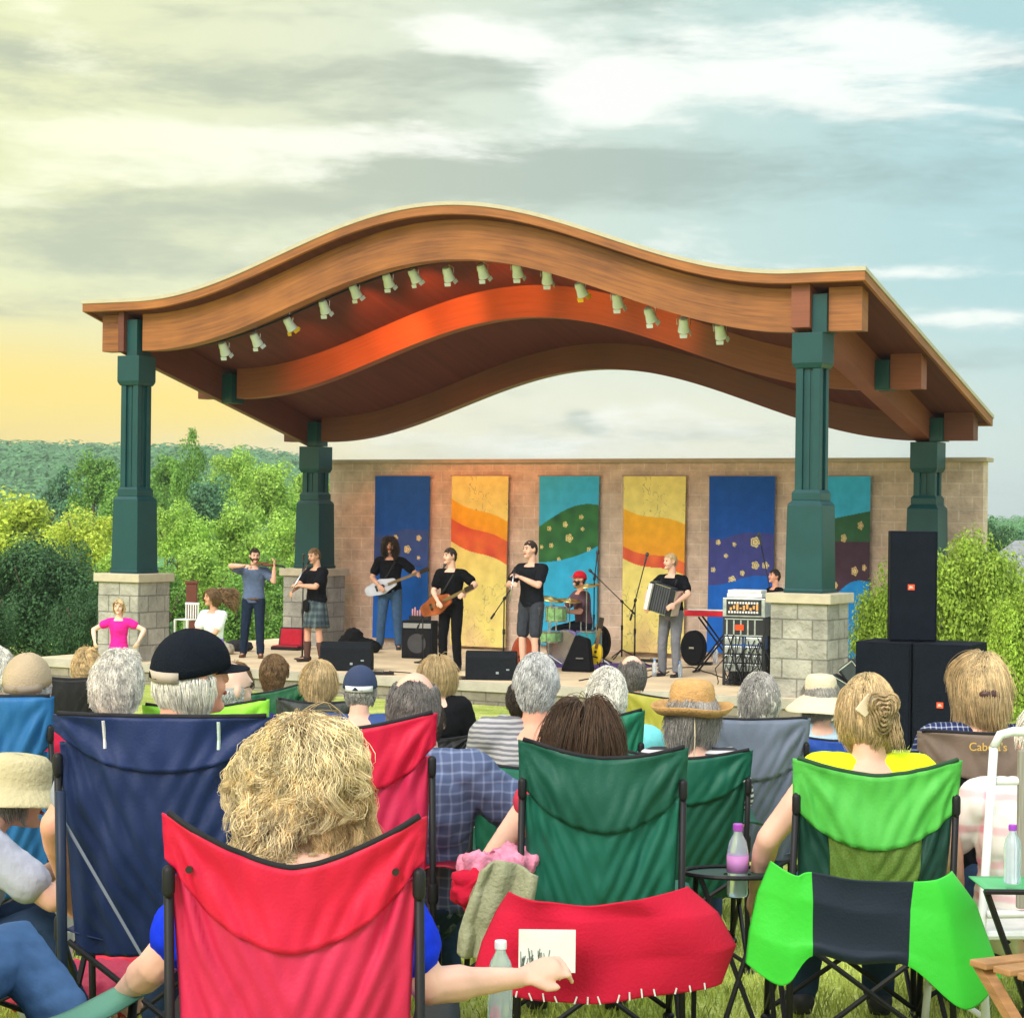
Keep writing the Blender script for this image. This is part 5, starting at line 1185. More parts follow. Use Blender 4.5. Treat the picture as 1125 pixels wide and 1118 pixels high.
# sound man behind the rack
pp = fst(851, 4.2)
P, I = person(pp, pi*.62, 'man with short dark hair whose head shows beside the front right column above the rack', hgt=1.6, head=(0, .1, 0), top=TEE, bottom=DEN, hair_=('s', 'dark', short()), skin=3, group=None, hands=[(-.1, .35, .95), (.12, .35, .95)])
# children at the left
pk = at(131, 657, 29.0); g0 = ground_h(pk.x, 29.0)
P, I = person((pk.x, 29.0, g0), pi, 'smiling girl in a bright pink tee with both arms held out, at the left', hgt=(pk.z-g0), kidhead=1.06, female=.5, hands=[(-.30, .16, .90), (.30, .16, .90)], eh=[(-1, -.5, .1), (1, -.5, .1)], top=cloth(226, 40, 150), bottom=cloth(60, 70, 110), skin=2, sleeve='cap', fat=-.16,
    hair_=('s', 'sand', dict(region='long', n=900, seg=6, length=.10, thick=.005, vol=.01)), shoes=(.3, .3, .3))
pk = at(235, 645, 27.9); g0 = ground_h(pk.x, 27.9)
P, I = person((pk.x, 27.9, g0), pi*.82, 'girl in a white tee and lilac skirt with long curly hair blowing to the right', hgt=(pk.z-g0), kidhead=1.04, female=.5, hands=[(-.03, .3, .93), (.05, .3, .93)], eh=[(-1, -.4, -.4), (1, -.4, -.4)], head=(.5, 0, 0), top=cloth(226, 228, 232), bottom=cloth(150, 120, 196), bkind='skirt', sleeve='short', skin=1, fat=-.08,
    shoes=(.4, .35, .4), hair_=('c', 'lightbrown', dict(region='long', n=2000, seg=10, length=.20, thick=.003, curly=.5, vol=.010)))
H = I['H']; b = MB(); rr = random.Random(3)
for i in range(700):
    p0 = H[0]-H[2]*.07+H[3]*rr.uniform(-.02, .09)+H[1]*rr.uniform(-.05, .05); d = Vector((-1, -.35, -.25+rr.uniform(-.55, .35))).normalized(); L_ = rr.uniform(.16, .34)
    b.tube([p0, p0+d*L_*.3+Vector((0, rr.uniform(-.03, .03), .03)), p0+d*L_*.6+Vector((0, rr.uniform(-.05, .05), .0)), p0+d*L_*.8+Vector((0, 0, .03)), p0+d*L_+Vector((0, 0, -.03))], .0055, 3, taper=lambda u: 1-.6*u)
b.build('blown_hair', hairm('lightbrown', HAIR['lightbrown']), P, smooth=True)

# ================================================================== CAMP CHAIRS
CLOTHBUMP = dict(bump=.35, bscale=18)
def camp_chair(loc, yaw, w, h, fab, band, label, sag=.07, seat=.42, arms=True, trim=None, wr=.008, mesh=None, dip=1.6, group='folding camp chairs on the lawn', zlow=.30, bandv=.72, lean=.13, armm=None, pocket=False, asym=0, armz=None, polem=None):
    t = empty('camp_chair', loc, yaw, label, 'camp chair', group); polem = polem or BLACK; trim = trim or M('piping_black', (.012, .012, .015), .7); armm = armm or fab; armz = armz or min(.62, h-.25)
    sd_ = random.random()*50; nu, nv = 64, 52; wr *= 1.5
    def pt(u, v, off=0):
        zt_ = h-sag*(1-abs(u)**dip)+asym*u; x = u*w/2*(.88+.12*v); zz_ = zlow+v*(zt_-zlow)
        y = -.12-lean*v-(1-u*u)*(.055*sin(pi*min(1, v*.85+.1)))+off
        k1 = noise.noise(Vector((u*2.2+sd_, v*3, 0))); r1 = sqrt((1-abs(u))**2+(1-v)**2*2); a1 = atan2(1-v, 1-abs(u)+.02)
        y += -wr*1.5*k1-wr*1.2*sin(a1*13+sd_)*max(0, 1-r1*.9)*min(1, r1*3)-wr*.6*noise.noise(Vector((u*7, v*5+sd_, 3)))
        y += wr*1.1*sin(abs(u)*16+v*2+sd_)*max(0, .8-v)*abs(u)**2
        ax_ = 1-abs(u); dg_ = (ax_*.9-(1-v)*1.15)                     # long diagonal tension folds from both shoulders
        y -= wr*.55*sin(dg_*34+sd_+2.5*k1)*max(0, 1-1.4*abs(ax_*.7-(1-v)*.55))*min(1, ax_*4)*min(1, (1-v)*5)
        y += wr*.45*abs(noise.noise(Vector((u*3+v*2, v*5-u*3, sd_))))
        return Vector((x, y, zz_))
    def grid(v0, v1, off, nv_):
        vs = [pt(-1+2*i/nu, v0+(v1-v0)*j/nv_, off) for j in range(nv_+1) for i in range(nu+1)]
        return vs, [(j*(nu+1)+i, j*(nu+1)+i+1, (j+1)*(nu+1)+i+1, (j+1)*(nu+1)+i) for j in range(nv_) for i in range(nu)]
    bt = bandv
    vs, fs = grid(0, bt+.03, 0, nv); MB().add(vs, fs).build('backrest', mesh or fab, t, smooth=True, solid=.003)
    # top band: lower edge is a curve
    vs = []; nb = 14
    for j in range(nb+1):
        for i in range(nu+1):
            u = -1+2*i/nu; lo = bt-.10*(1-u*u)+.02+.05*u**6; v = lo+(1-lo)*j/nb; e_ = abs(u)**24; vs.append(pt(u*1.012, v, -.011)+Vector((u*.012*e_, .012*e_, 0)))
    MB().add(vs, [(j*(nu+1)+i, j*(nu+1)+i+1, (j+1)*(nu+1)+i+1, (j+1)*(nu+1)+i) for j in range(nb) for i in range(nu)]).build('top_band', band, t, smooth=True, solid=.004)
    MB().tube([pt(-1+2*i/nu, 1.0, -.007)+Vector((0, 0, .004)) for i in range(nu+1)], .0075, 8).build('piping', trim, t, smooth=True)
    # frame
    yt = -.12-lean; pr = .0115
    for sx in (-1, 1):
        a = Vector((sx*w/2*1.0, yt+.012, h-.13)); b_ = Vector((sx*(w/2+.005), -.15, armz-.1)); c_ = Vector((sx*(w/2+.01), -.22, .02)); b = MB().tube([a, b_, c_], pr, 8); b.cap(a+Vector((0, 0, .004)), a-Vector((0, 0, .04)), .0145); b.build('back_pole', polem, t, smooth=True)
        MB().ell(c_-Vector((0, 0, .005)), .022, .03, .016).build('foot', BLACK, t, smooth=True)
        MB().cap(b_-Vector((0, 0, .02)), b_+Vector((0, 0, .03)), .019).build('joint', BLACK, t, smooth=True)
        f0 = Vector((sx*(w/2+.02), .38, armz-.01)); f1 = Vector((sx*(w/2+.01), .40, .02)); MB().tube([f0, Vector((sx*(w/2+.01), .36, .3)), f1], pr, 8).ell(f1, .022, .03, .016).build('front_leg', polem, t, smooth=True)
        MB().tube([Vector((sx*(w/2+.01), -.19, .05)), Vector((sx*(w/2-.0), .36, seat-.02))], pr*.85, 6).build('side_brace', polem, t)
        MB().tube([Vector((sx*(w/2+.01), .40, .05)), Vector((sx*(w/2+.003), -.15, seat-.02))], pr*.85, 6).build('side_brace', polem, t)
        MB().tube([Vector((sx*w/2, -.205, .05)), Vector((-sx*(w/2-.02), -.15-.012*sx, seat-.03))], pr*.85, 6).build('cross_leg', polem, t)
        MB().tube([Vector((sx*w/2, .41, .05)), Vector((-sx*(w/2-.02), .37-.012*sx, seat-.03))], pr*.85, 6).build('cross_leg', polem, t)
        if arms:
            vs = []; na = 14
            for j in range(na+1):
                v = j/na; y = -.17+v*.58; z = armz-.035*sin(pi*v); wd = .05+.012*sin(pi*v)
                for q in (-1, -.4, .4, 1): vs.append(Vector((sx*(w/2+.025)+q*wd, y, z-.012*(q*q)+.003*sin(v*9))))
            MB().add(vs, [(j*4+i, j*4+i+1, (j+1)*4+i+1, (j+1)*4+i) for j in range(na) for i in range(3)]).build('armrest', armm, t, smooth=True, solid=.005)
    vs = []; ns = 14
    for j in range(ns+1):
        for i in range(ns+1): u = -1+2*i/ns; v = j/ns; vs.append(Vector((u*w/2*.98, -.14+v*.52, seat-.05*(1-u*u)-.02*sin(pi*v))))
    MB().add(vs, [(j*(ns+1)+i, j*(ns+1)+i+1, (j+1)*(ns+1)+i+1, (j+1)*(ns+1)+i) for j in range(ns) for i in range(ns)]).build('seat', fab, t, smooth=True, solid=.004)
    return t, pt
def cfab(r, g, b, **k): return M('nylon_%d_%d_%d' % (r, g, b), srgb(r, g, b), k.get('rough', .55), var=.07, scale=3, bump=.10, bscale=k.get('bs', 120), spec=.3)
RED1, RED1B = cfab(196, 38, 80), cfab(200, 20, 60); NAVY = cfab(28, 44, 84); DG, DGB = cfab(24, 98, 80), cfab(24, 84, 68); LIME = cfab(84, 180, 76); GREY = cfab(98, 108, 126); BLUE = cfab(34, 100, 156); BLKF = cfab(15, 15, 20); OLIVE = cfab(168, 164, 66); TAUPE = cfab(120, 104, 92); BLU2 = cfab(28, 66, 150)
def chair_at(pxc, pyt, Yback, wpx, *a, yaw=0, lean=.13, **k):
    """centre column, row of the top corners, depth of the back and width in the photo"""
    p = at(pxc, pyt, Yback); Yl = Yback+.12+lean; g_ = ground_h(p.x, Yl); x = p.x
    ox = (.12+lean)*sin(yaw); return camp_chair((x-ox, Yl, g_), yaw, wpx/FPX*Yback, p.z-g_, *a, lean=lean, **k)

# ================================================================== AUDIENCE
def aud(px, pyt, Y, label, top, hairr, k=1.0, sleeve='short', lean=(0, -.14), bottom=None, fluff=.015, seatmin=.34, yaw=0, **kw):
    kw.setdefault('fat', .12); kw.setdefault('shrug', .02); kw.setdefault('kidhead', 1.07); kw.setdefault('hdrop', .055); fluff -= .035
    p = at(px, pyt, Y); g_ = ground_h(p.x, Y); 
    L_ = .853*k+fluff; hip = (p.z-g_)-L_*.985; hip = max(seatmin, min(.60, hip))
    hp = lean[1]*.75*k; vox = kw.pop('vox', .012 if Y < 8 else .015)
    hands = kw.pop('hands', [(-.16, .28, hip+.1), (.16, .28, hip+.1)])
    if 'dz' in kw: kw.pop('dz')
    return person((p.x-lean[0]*.75*k*cos(yaw)+hp*sin(yaw), Y-hp*cos(yaw), g_), yaw, label, hgt=1.78*k, hipz=hip, seated=True, lean=lean, top=top, sleeve=sleeve, bottom=bottom or DEN, hair_=hairr, hands=hands, vox=vox, cat='person', **kw)
def hs(col, **k): return ('h', col, dict(dict(region='short' if not k.get('curly') else 'full', n=int(k.pop('n', 1300)*2.6), seg=6, length=.045, thick=k.pop('thick', .0035)*.42, vol=.010, clump=.4), **k))
def hl(col, **k): return ('h', col, dict(dict(region='long', n=int(k.pop('n', 1700)*3.4), seg=10, length=.22, thick=k.pop('thick', .004)*.34, vol=.02, clump=.35), **k))

# -- A: curly blond woman in the red chair
PA, IA = aud(332, 786, 5.0, 'woman with big wavy blond hair and a royal blue tee in the nearest red chair', cloth(22, 52, 205), None, k=.97, sleeve='short', female=1, fluff=.03, vox=.0075, skin=0,
   hands=[(-.47, .16, .50), (.525, .06, .575)], eh=[(-.8, -.3, -1), (.0, -.35, -1)], shrug=-.03, fat=.34, handdir=[(0, 1, -.2), (.8, .2, .3)])
hair(PA, IA['H'], IA['kh'], 'w', 'blond', region='long', n=13000, seg=18, length=.26, thick=.0010, curly=1.9, vol=.030, seed=3, part=.02, clump=.84, guides=150, wave=9)
hair(PA, IA['H'], IA['kh'], 'w', 'blondlight', region='long', n=5500, seg=18, length=.25, thick=.0010, curly=2.3, vol=.036, seed=8, part=.02, clump=.9, guides=80, wave=10)
hair(PA, IA['H'], IA['kh'], 'w', 'ash', region='long', n=4500, seg=14, length=.25, thick=.0011, curly=.9, vol=.028, seed=18, part=.02, clump=.6, guides=100, wave=12)
CA, _ = chair_at(323, 896, 4.62, 276, RED1, RED1B, 'nearest red camp chair with a black edged sagging back, at the bottom', sag=.115, seat=.46, wr=.008, zlow=.26, bandv=.80, dip=1.5, arms=True, armm=BLKF, armz=.5)
for sx in (-1, 1): MB().disc((sx*.225, -.268, CA.children[1].data.vertices[0].co.z+.0 if False else .92), .008, -.008, 14, Z=Vector((0, 1, 0))).build('snap', M('snap', (.03, .02, .02), .3), CA)
# -- B: tall man with cap
PB, IB = aud(194, 687, 6.5, 'white haired man in a black baseball cap looking right, in the navy chair', cloth(150, 152, 162), None, k=1.06, sleeve='short', yaw=0, head=(.95, 0, 0), fat=.12, skin=3, hands=[(-.36, .02, .60), (.3, .3, .6)], eh=[(-.7, -.9, -.6), (.6, -.5, -.6)])
hair(PB, IB['H'], IB['kh'], 's', 'white', region='nape', n=5000, seg=6, length=.06, thick=.0014, vol=.012, seed=2)
cap_hat(PB, IB, M('cap_black', (.009, .012, .018), .9, spec=.08, bump=.4, bscale=160), True, M('cap_strap', (.45, .38, .30), .7))
CB, ptB = chair_at(178, 786, 6.15, 230, NAVY, cfab(32, 48, 92), 'tall wide navy camp chair with reflective shoulder strips, left of the nearest red chair', sag=.005, seat=.52, wr=.010, zlow=.44, bandv=.86, arms=False)
for sx in (-1, 1):
    b = MB(); b.cur = 0
    q = [ptB(sx*.55, v, -.012) for v in (.985, .95, .91, .87)]; b.tube(q, .0055, 6); b.build('reflective_strip', M('strip_%d' % sx, (.75, .72, .74) if sx < 0 else (.62, .75, .66), .35), CB)
b = MB().tube([Vector((-.29, -.27, .88)), Vector((-.02, -.26, .42))], .005, 6); b.build('cord', M('cord_grey', (.2, .22, .26), .6), CB)
MB().tube([Vector((-.285, -.29, .95)), Vector((-.28, -.27, .55)), Vector((-.27, -.25, .05))], .015, 10).build('outer_pole', M('pole_navy', (.012, .022, .05), .45), CB, smooth=True)
# -- C: balding man, plaid shirt
def plaid(name, c1, c2, sc=22, c3=None):
    m = bpy.data.materials.new(name); m.use_nodes = True; t = m.node_tree; n = t.nodes; l = t.links; b = n['Principled BSDF']; b.inputs['Roughness'].default_value = .9; b.inputs['Specular IOR Level'].default_value = .15
    tcn = n.new('ShaderNodeTexCoord'); outs = []
    nd_ = n.new('ShaderNodeTexNoise'); nd_.inputs['Scale'].default_value = 5; l.new(tcn.outputs['Object'], nd_.inputs[0]); av = n.new('ShaderNodeVectorMath'); av.operation = 'MULTIPLY_ADD'; l.new(nd_.outputs['Color'], av.inputs[0]); av.inputs[1].default_value = (.05, .05, .05); l.new(tcn.outputs['Object'], av.inputs[2])
    for d in ('X', 'Z'):
        wv = n.new('ShaderNodeTexWave'); wv.bands_direction = d; wv.inputs['Scale'].default_value = sc/3.; wv.inputs['Distortion'].default_value = .4; l.new(av.outputs[0], wv.inputs[0])
        mr = n.new('ShaderNodeMapRange'); mr.inputs[1].default_value = .80; mr.inputs[2].default_value = .97; l.new(wv.outputs[1], mr.inputs[0]); outs.append(mr.outputs[0])
    a = n.new('ShaderNodeMath'); a.operation = 'ADD'; l.new(outs[0], a.inputs[0]); l.new(outs[1], a.inputs[1]); a2 = n.new('ShaderNodeMath'); a2.operation = 'MULTIPLY'; a2.inputs[1].default_value = .42; l.new(a.outputs[0], a2.inputs[0])
    mx = n.new('ShaderNodeMix'); mx.data_type = 'RGBA'; l.new(a2.outputs[0], mx.inputs[0]); mx.inputs[6].default_value = (*c1, 1); mx.inputs[7].default_value = (*c2, 1); l.new(mx.outputs[2], b.inputs['Base Color']); return m
def stripes(name, c1, c2, sc, dist=1.5, thr=.5, ax='Z'):
    m = bpy.data.materials.new(name); m.use_nodes = True; t = m.node_tree; n = t.nodes; l = t.links; b = n['Principled BSDF']; b.inputs['Roughness'].default_value = .9; b.inputs['Specular IOR Level'].default_value = .15
    tcn = n.new('ShaderNodeTexCoord'); wv = n.new('ShaderNodeTexWave'); wv.bands_direction = ax; wv.inputs['Scale'].default_value = sc; wv.inputs['Distortion'].default_value = dist; wv.inputs['Detail Scale'].default_value = .8; l.new(tcn.outputs['Object'], wv.inputs[0])
    r = n.new('ShaderNodeMapRange'); r.inputs[1].default_value = thr-.15; r.inputs[2].default_value = thr+.15; l.new(wv.outputs[1], r.inputs[0]); mx = n.new('ShaderNodeMix'); mx.data_type = 'RGBA'; l.new(r.outputs[0], mx.inputs[0]); mx.inputs[6].default_value = (*c1, 1); mx.inputs[7].default_value = (*c2, 1); l.new(mx.outputs[2], b.inputs['Base Color']); return m
PLB = plaid('plaid_navy', srgb(82, 94, 126), srgb(138, 150, 180), 26)
PC, IC = aud(455, 734, 7.45, 'broad balding man in a navy plaid shirt, in the second red chair', PLB, hs('saltpepper', region='thin', n=2200, length=.04), k=1.04, sleeve='long', fat=.32, hands=[(-.3, .3, .55), (.48, .25, .60)], eh=[(-.6, -.5, -.6), (1, -.6, -.5)], skin=0, lean=(.05, -.1), wr=.012, vox=.012)
CC, _ = chair_at(384, 792, 7.0, 182, RED1, RED1B, 'second red camp chair, half hidden behind the wavy blond hair', sag=.03, seat=.42, zlow=.3, bandv=.80, armm=cfab(150, 20, 46), asym=.03)
# -- D: dark haired woman, green chair
PD, ID = aud(643, 768, 7.1, 'woman with long straight dark brown hair in the nearer dark green chair', cloth(190, 60, 80), hl('brown', n=2600, length=.27, thick=.0035, vol=.03, part=.0), k=.98, sleeve='none', female=1, fluff=.02, hands=[(-.33, .22, .45), (.25, .3, .5)], eh=[(-.9, -.4, -.7), (.6, -.5, -.6)], skin=2)
CD, _ = chair_at(663, 817, 6.85, 177, DG, DGB, 'dark green camp chair in the middle with a red blanket hung below its back', sag=.05, seat=.44, wr=.010, bandv=.74, zlow=.30, asym=-.01, armz=.50)
# -- E: updo woman, lime chair
PE, IE = aud(957, 737, 7.1, 'woman with a braided blond bun and a neon yellow top in the lime green chair', cloth(222, 240, 36), None, k=.99, sleeve='none', female=1, fluff=.02, hands=[(-.36, .1, .52), (.36, .2, .5)], eh=[(-.9, -.7, -.6), (.9, -.6, -.6)], skin=0, fat=.1, lean=(0, -.1))
hair(PE, IE['H'], IE['kh'], 's', 'sand', region='long', n=7000, seg=6, length=.085, thick=.0013, vol=.014, seed=4)
H = IE['H']; kh = IE['kh']; bc = H[0]-H[2]*.11+H[1]*.028+H[3]*.03; b = MB(); rr = random.Random(9)
for q in range(5):
    r0 = .046-.0105*q
    for m_ in range(60):
        a0 = rr.uniform(0, 6.28); off = Vector((0, 0, 0)); pts = []
        for j in range(9):
            a = a0+j*.35; r_ = r0*(1+.25*sin(3*a)); dpt = .02+.012*q+.006*sin(a*5+q)
            pts.append(bc+H[1]*(r_*1.0*cos(a))+H[3]*(r_*1.45*sin(a))-H[2]*dpt+Vector((rr.gauss(0, .0016), rr.gauss(0, .0016), rr.gauss(0, .0016))))
        b.tube(pts, .0032, 3, taper=lambda u: 1-.5*abs(2*u-1))
b.ell(bc-H[2]*.01, .035, .03, .055)
for q in range(120):
    p0 = bc+H[1]*rr.uniform(.02, .05)-H[3]*rr.uniform(0, .05); pts = [p0]
    for j in range(5): p0 = p0+Vector((rr.uniform(-.002, .008), rr.uniform(-.01, .004), -.018)); pts.append(p0)
    b.tube(pts, .0026, 3, taper=lambda u: 1-.7*u)
b.build('bun', hairm('ash', HAIR['ash']), PE, smooth=True)
b = MB().box(-.022, .022, -.004, .004, -.035, .035, Matrix.Translation(H[0]-H[1]*.025-H[2]*.112*kh+H[3]*.045) @ Matrix.Rotation(R(38), 4, 'Y')); b.build('hair_clip', M('clip_pale', (.62, .52, .36), .4), PE, bevel=.003)
MESHG = M('mesh_olive', srgb(92, 118, 50), .7, var=.25, scale=160)
CE, ptE = chair_at(964, 834, 6.85, 176, LIME, LIME, 'lime green camp chair with a dark mesh back under the neon yellow top', sag=.055, seat=.44, wr=.009, bandv=.68, zlow=.36, mesh=MESHG, armz=.50, trim=M('piping_green', (.02, .06, .03), .7))
for sx in (-1, 1):
    b = MB(); vs = []
    for j in range(41):
        for i in range(17):
            u = sx*(.66+.34*i/16); v = .02+(.70-.10*(1-u*u)+.03*u**6)*j/40; u -= sx*.12*(1-v)*(1-i/16); vs.append(ptE(u, v, -.006))
    b.add(vs, [(j*17+i, j*17+i+1, (j+1)*17+i+1, (j+1)*17+i) for j in range(40) for i in range(16)])
    b.build('side_panel', cfab(20, 62, 52), CE, smooth=True, solid=.002)
# -- F: straw hat
PF, IF = aud(762, 752, 9.0, 'person with grey hair under a tan straw hat, wearing a black and white striped top', stripes('stripe_bw', (.62, .62, .62), (.05, .05, .06), 13, .6), hl('grey', length=.13, n=1400, curly=.3, vol=.022), k=.98, fat=.15, sleeve='short', female=1)
brim_hat(PF, IF, M('straw_tan', (.55, .32, .12), .8, var=.15, scale=30, bump=.5, bscale=120), r=.178, crown=.125, up=.055, droop=.03, band=M('straw_band', (.50, .33, .15), .8), tilt=-.12, cr=.1)
b = MB(); c_, X, Y_, Z_ = IF['H']; b.tube([c_-Y_*.125+Z_*.03, c_-Y_*.16-Z_*.05, c_-Y_*.15-Z_*.2], .0025, 5); b.build('chin_cord', M('cord_pale', (.7, .6, .4), .7), PF)
CF, _ = chair_at(748, 823, 8.55, 150, cfab(20, 80, 62), cfab(20, 92, 72), 'second dark green camp chair, behind the woman in the tan straw hat', sag=.04, bandv=.76, wr=.006)
# -- G grey chair
PG, IG = aud(836, 738, 10.2, 'person with short wavy grey blond hair low in the grey chair', cloth(96, 110, 132), hs('grey', length=.055, n=1700, curly=.4, vol=.02), k=.96, female=1, fluff=.02)
hair(PG, IG['H'], IG['kh'], 's', 'white', region='full', n=1500, seg=6, length=.06, thick=.0015, vol=.018, curly=.5, seed=12)
CG, _ = chair_at(822, 788, 9.8, 130, GREY, cfab(106, 116, 134), 'slate grey camp chair with a padded back, right of the tan straw hat', sag=.012, bandv=.66, seat=.36)
# -- H striped grey tee
PH, IH = aud(590, 715, 8.8, 'man with thick silver hair in a grey striped tee right of the plaid shirt', stripes('stripe_grey', srgb(168, 166, 168), srgb(112, 112, 118), 15, 2.2), hs('silver', n=2000, length=.04, vol=.012), k=1.03, fat=.2, skin=3, wr=.012)
CH, _ = chair_at(592, 838, 8.35, 148, cfab(22, 88, 66), cfab(22, 96, 74), 'dark green camp chair under the man in the grey striped tee', sag=.03, seat=.4, armz=.52)
# -- I aqua
PI_, II = aud(668, 730, 9.7, 'person with short pale blond hair in an aqua top behind the dark haired woman', cloth(120, 206, 212), hs('white', length=.045, n=1700, curly=.3), k=1.0, fat=.12, skin=0)
CI, _ = chair_at(652, 787, 9.3, 106, cfab(28, 112, 84), cfab(28, 120, 90), 'small mid green camp chair in front of the person in aqua', sag=.02, asym=.03)
# -- J
PJ, IJ = aud(695, 719, 13.3, 'balding grey man in a dark jacket left of the olive chair', cloth(44, 44, 56), hs('saltpepper', region='thin', n=900, length=.03), k=1.03, sleeve='long', skin=0)
CJ, _ = chair_at(733, 764, 12.8, 92, OLIVE, OLIVE, 'olive yellow camp chair between aqua top and tan straw hat', sag=.02, asym=-.02, arms=True, seat=.36)
# -- K wide pale sun hat
PK, IK = aud(903, 780, 12.0, 'person under a wide cream sun hat right of the grey chair', cloth(176, 200, 214), hl('grey', n=700, length=.12), k=.93, female=1)
brim_hat(PK, IK, M('hat_cream', (.66, .56, .40), .85, var=.08, bump=.3, bscale=60), r=.21, crown=.11, droop=.09, up=.0, tilt=-.1)
CK, _ = chair_at(915, 808, 11.6, 84, BLU2, BLU2, 'deep blue camp chair under the wide cream sun hat', sag=.03, seat=.3)
# -- L ponytail, patterned shirt
PAT = plaid('shirt_navy_white', srgb(36, 46, 88), srgb(190, 196, 214), 44)
PL, IL = aud(1082, 716, 8.1, 'woman with light blond hair held by a brown clip and a navy patterned top', PAT, hl('sand', n=2600, length=.17, thick=.0035, vol=.02), k=1.0, female=1, fat=.25, sleeve='short', skin=0)
H = IL['H']; MB().ell(H[0]-H[2]*.122+H[1]*.008-H[3]*.0, .045, .02, .022).build('hair_clip', M('clip_brown', (.07, .035, .03), .35), PL, smooth=True)
CL, ptL = chair_at(1104, 804, 7.7, 184, BLKF, TAUPE, 'brown and black camp chair with gold lettering at the right edge', sag=.01, seat=.42, bandv=.84)
text(CL, "Cabela's", .042, ptL(-.24, .945, -.034), (pi/2, 0, 0), M('gold_thread', (.62, .40, .08), .5))
# -- U tan cap
PU, IU = aud(27, 716, 8.7, 'man with a tan baseball cap in the blue chair at the left edge', cloth(196, 40, 70), hs('silver', region='nape', n=900, length=.02), k=1.03, fat=.15, skin=3)
cap_hat(PU, IU, M('cap_tan', (.44, .34, .22), .85, bump=.3, bscale=120), True, M('cap_strap2', (.30, .24, .18), .7))
CU, _ = chair_at(-20, 764, 8.3, 150, BLUE, BLUE, 'steel blue camp chair at the left edge, under the man in the tan cap', sag=.005, bandv=.7, wr=.008)
PU2, _i = aud(-8, 708, 10.6, 'white haired person cut by the left edge of the photo, left of the tan cap', cloth(170, 170, 180), hs('white', n=900, length=.05, curly=.3), k=1.0)
# -- T black chair
PT, IT = aud(93, 712, 13.6, 'person with short curly blond hair above a black chair back at the far left', cloth(60, 60, 70), hs('blond', n=1200, length=.045, curly=.6, vol=.016), k=.96, female=1)
CT, _ = chair_at(78, 741, 13.2, 108, BLKF, BLKF, 'black camp chair at the far left below curly blond hair', sag=.03, seat=.4, wr=.004)
# -- S white curly
PS, IS = aud(128, 713, 9.2, 'person with fluffy white curly hair left of the man in the black cap', cloth(120, 122, 136), hs('white', n=2400, length=.07, curly=.8, vol=.028, region='full'), k=1.0, fat=.2, skin=0, fluff=.03, lean=(.05, -.02))
CS_, _ = chair_at(140, 790, 8.8, 120, cfab(40, 46, 60), cfab(40, 46, 60), 'charcoal camp chair hidden behind the navy chair, under the white curly hair', sag=.02)
# -- R bald man
PR, IR = aud(243, 727, 9.8, 'bald man with glasses facing right, just beyond the black cap', cloth(40, 46, 90), hs('silver', region='nape', n=500, length=.012, vol=.004), k=1.0, head=(.9, 0, 0), skin=2, fluff=0)
H = IR['H']; b = MB()
for sx in (-1, 1): b.tube([H[0]+H[2]*.1+H[3]*.01+H[1]*(sx*.032)+H[1]*.02*cos(a*.63)+H[3]*.017*sin(a*.63) for a in range(11)], .002, 5); b.tube([H[0]+H[2]*.098+H[3]*.015+H[1]*sx*.052, H[0]+H[1]*sx*.08+H[3]*.012], .002, 5)
b.build('glasses', BLACK, PR)
CR, _ = chair_at(226, 771, 9.4, 132, cfab(140, 214, 60), cfab(150, 222, 66), 'yellow green camp chair top showing beyond the navy chair', sag=.03, asym=.015)
PR2, _i = aud(257, 726, 11.2, 'person with brown hair in navy, mostly hidden right of the bald man', cloth(36, 40, 92), hs('lightbrown', n=800), k=1.0)
# -- Q
PQ, IQ = aud(300, 724, 14.0, 'person with short light brown hair in a white top, above a green chair corner', cloth(226, 214, 206), hs('lightbrown', n=1200, length=.05, vol=.018), k=.97, female=1, sleeve='short', skin=2)
CQ, _ = chair_at(296, 757, 13.6, 88, cfab(20, 84, 52), cfab(20, 84, 52), 'small dark green camp chair in front of the white topped person near the stage', asym=.05, sag=.02)
# -- P headphones
PP, IP = aud(349, 735, 13.2, 'person with straight grey blond hair and a dark top near the stage', cloth(46, 48, 54), hl('sand', n=1500, length=.17, vol=.016), k=.96, female=1)
CP, _ = chair_at(352, 768, 12.7, 92, cfab(56, 60, 58), cfab(56, 60, 58), 'dark grey camp chair behind the person with grey blond hair', sag=.03)
# -- O navy cap
PO, IO = aud(395, 748, 11.6, 'person in a navy and white baseball cap seen from behind', cloth(60, 80, 130), hs('grey', region='nape', n=500, length=.02), k=.98, lean=(0, -.02))
cap_hat(PO, IO, M('cap_navy', (.03, .045, .10), .8), True, M('white_paint', (0,0,0)))
# -- N
PN, IN = aud(482, 724, 14.0, 'woman with a blond bob and a black top near the stage lip', cloth(20, 20, 24), hl('sand', n=1700, length=.19, vol=.014, part=.0), k=.98, female=1, sleeve='long', skin=2, lean=(.04, -.02))
tag(camp_chair((PN.location.x, 14.05, PN.location.z), 0, .5, .62, BLKF, BLKF, 'low black camp chair under the woman with the blond bob', sag=.03, arms=False, seat=.34, lean=.05)[0])
PX, IX = aud(470, 764, 9.2, 'person in a light denim shirt mostly hidden behind the plaid shirt', cloth(104, 140, 186), hs('dark', n=600), k=.85, lean=(0, .1))
PY, IY = aud(572, 748, 11.2, 'dark haired child mostly hidden behind the man in the striped tee', cloth(40, 40, 60), hs('dark', n=900, length=.06), k=.8, sleeve='none', skin=0)
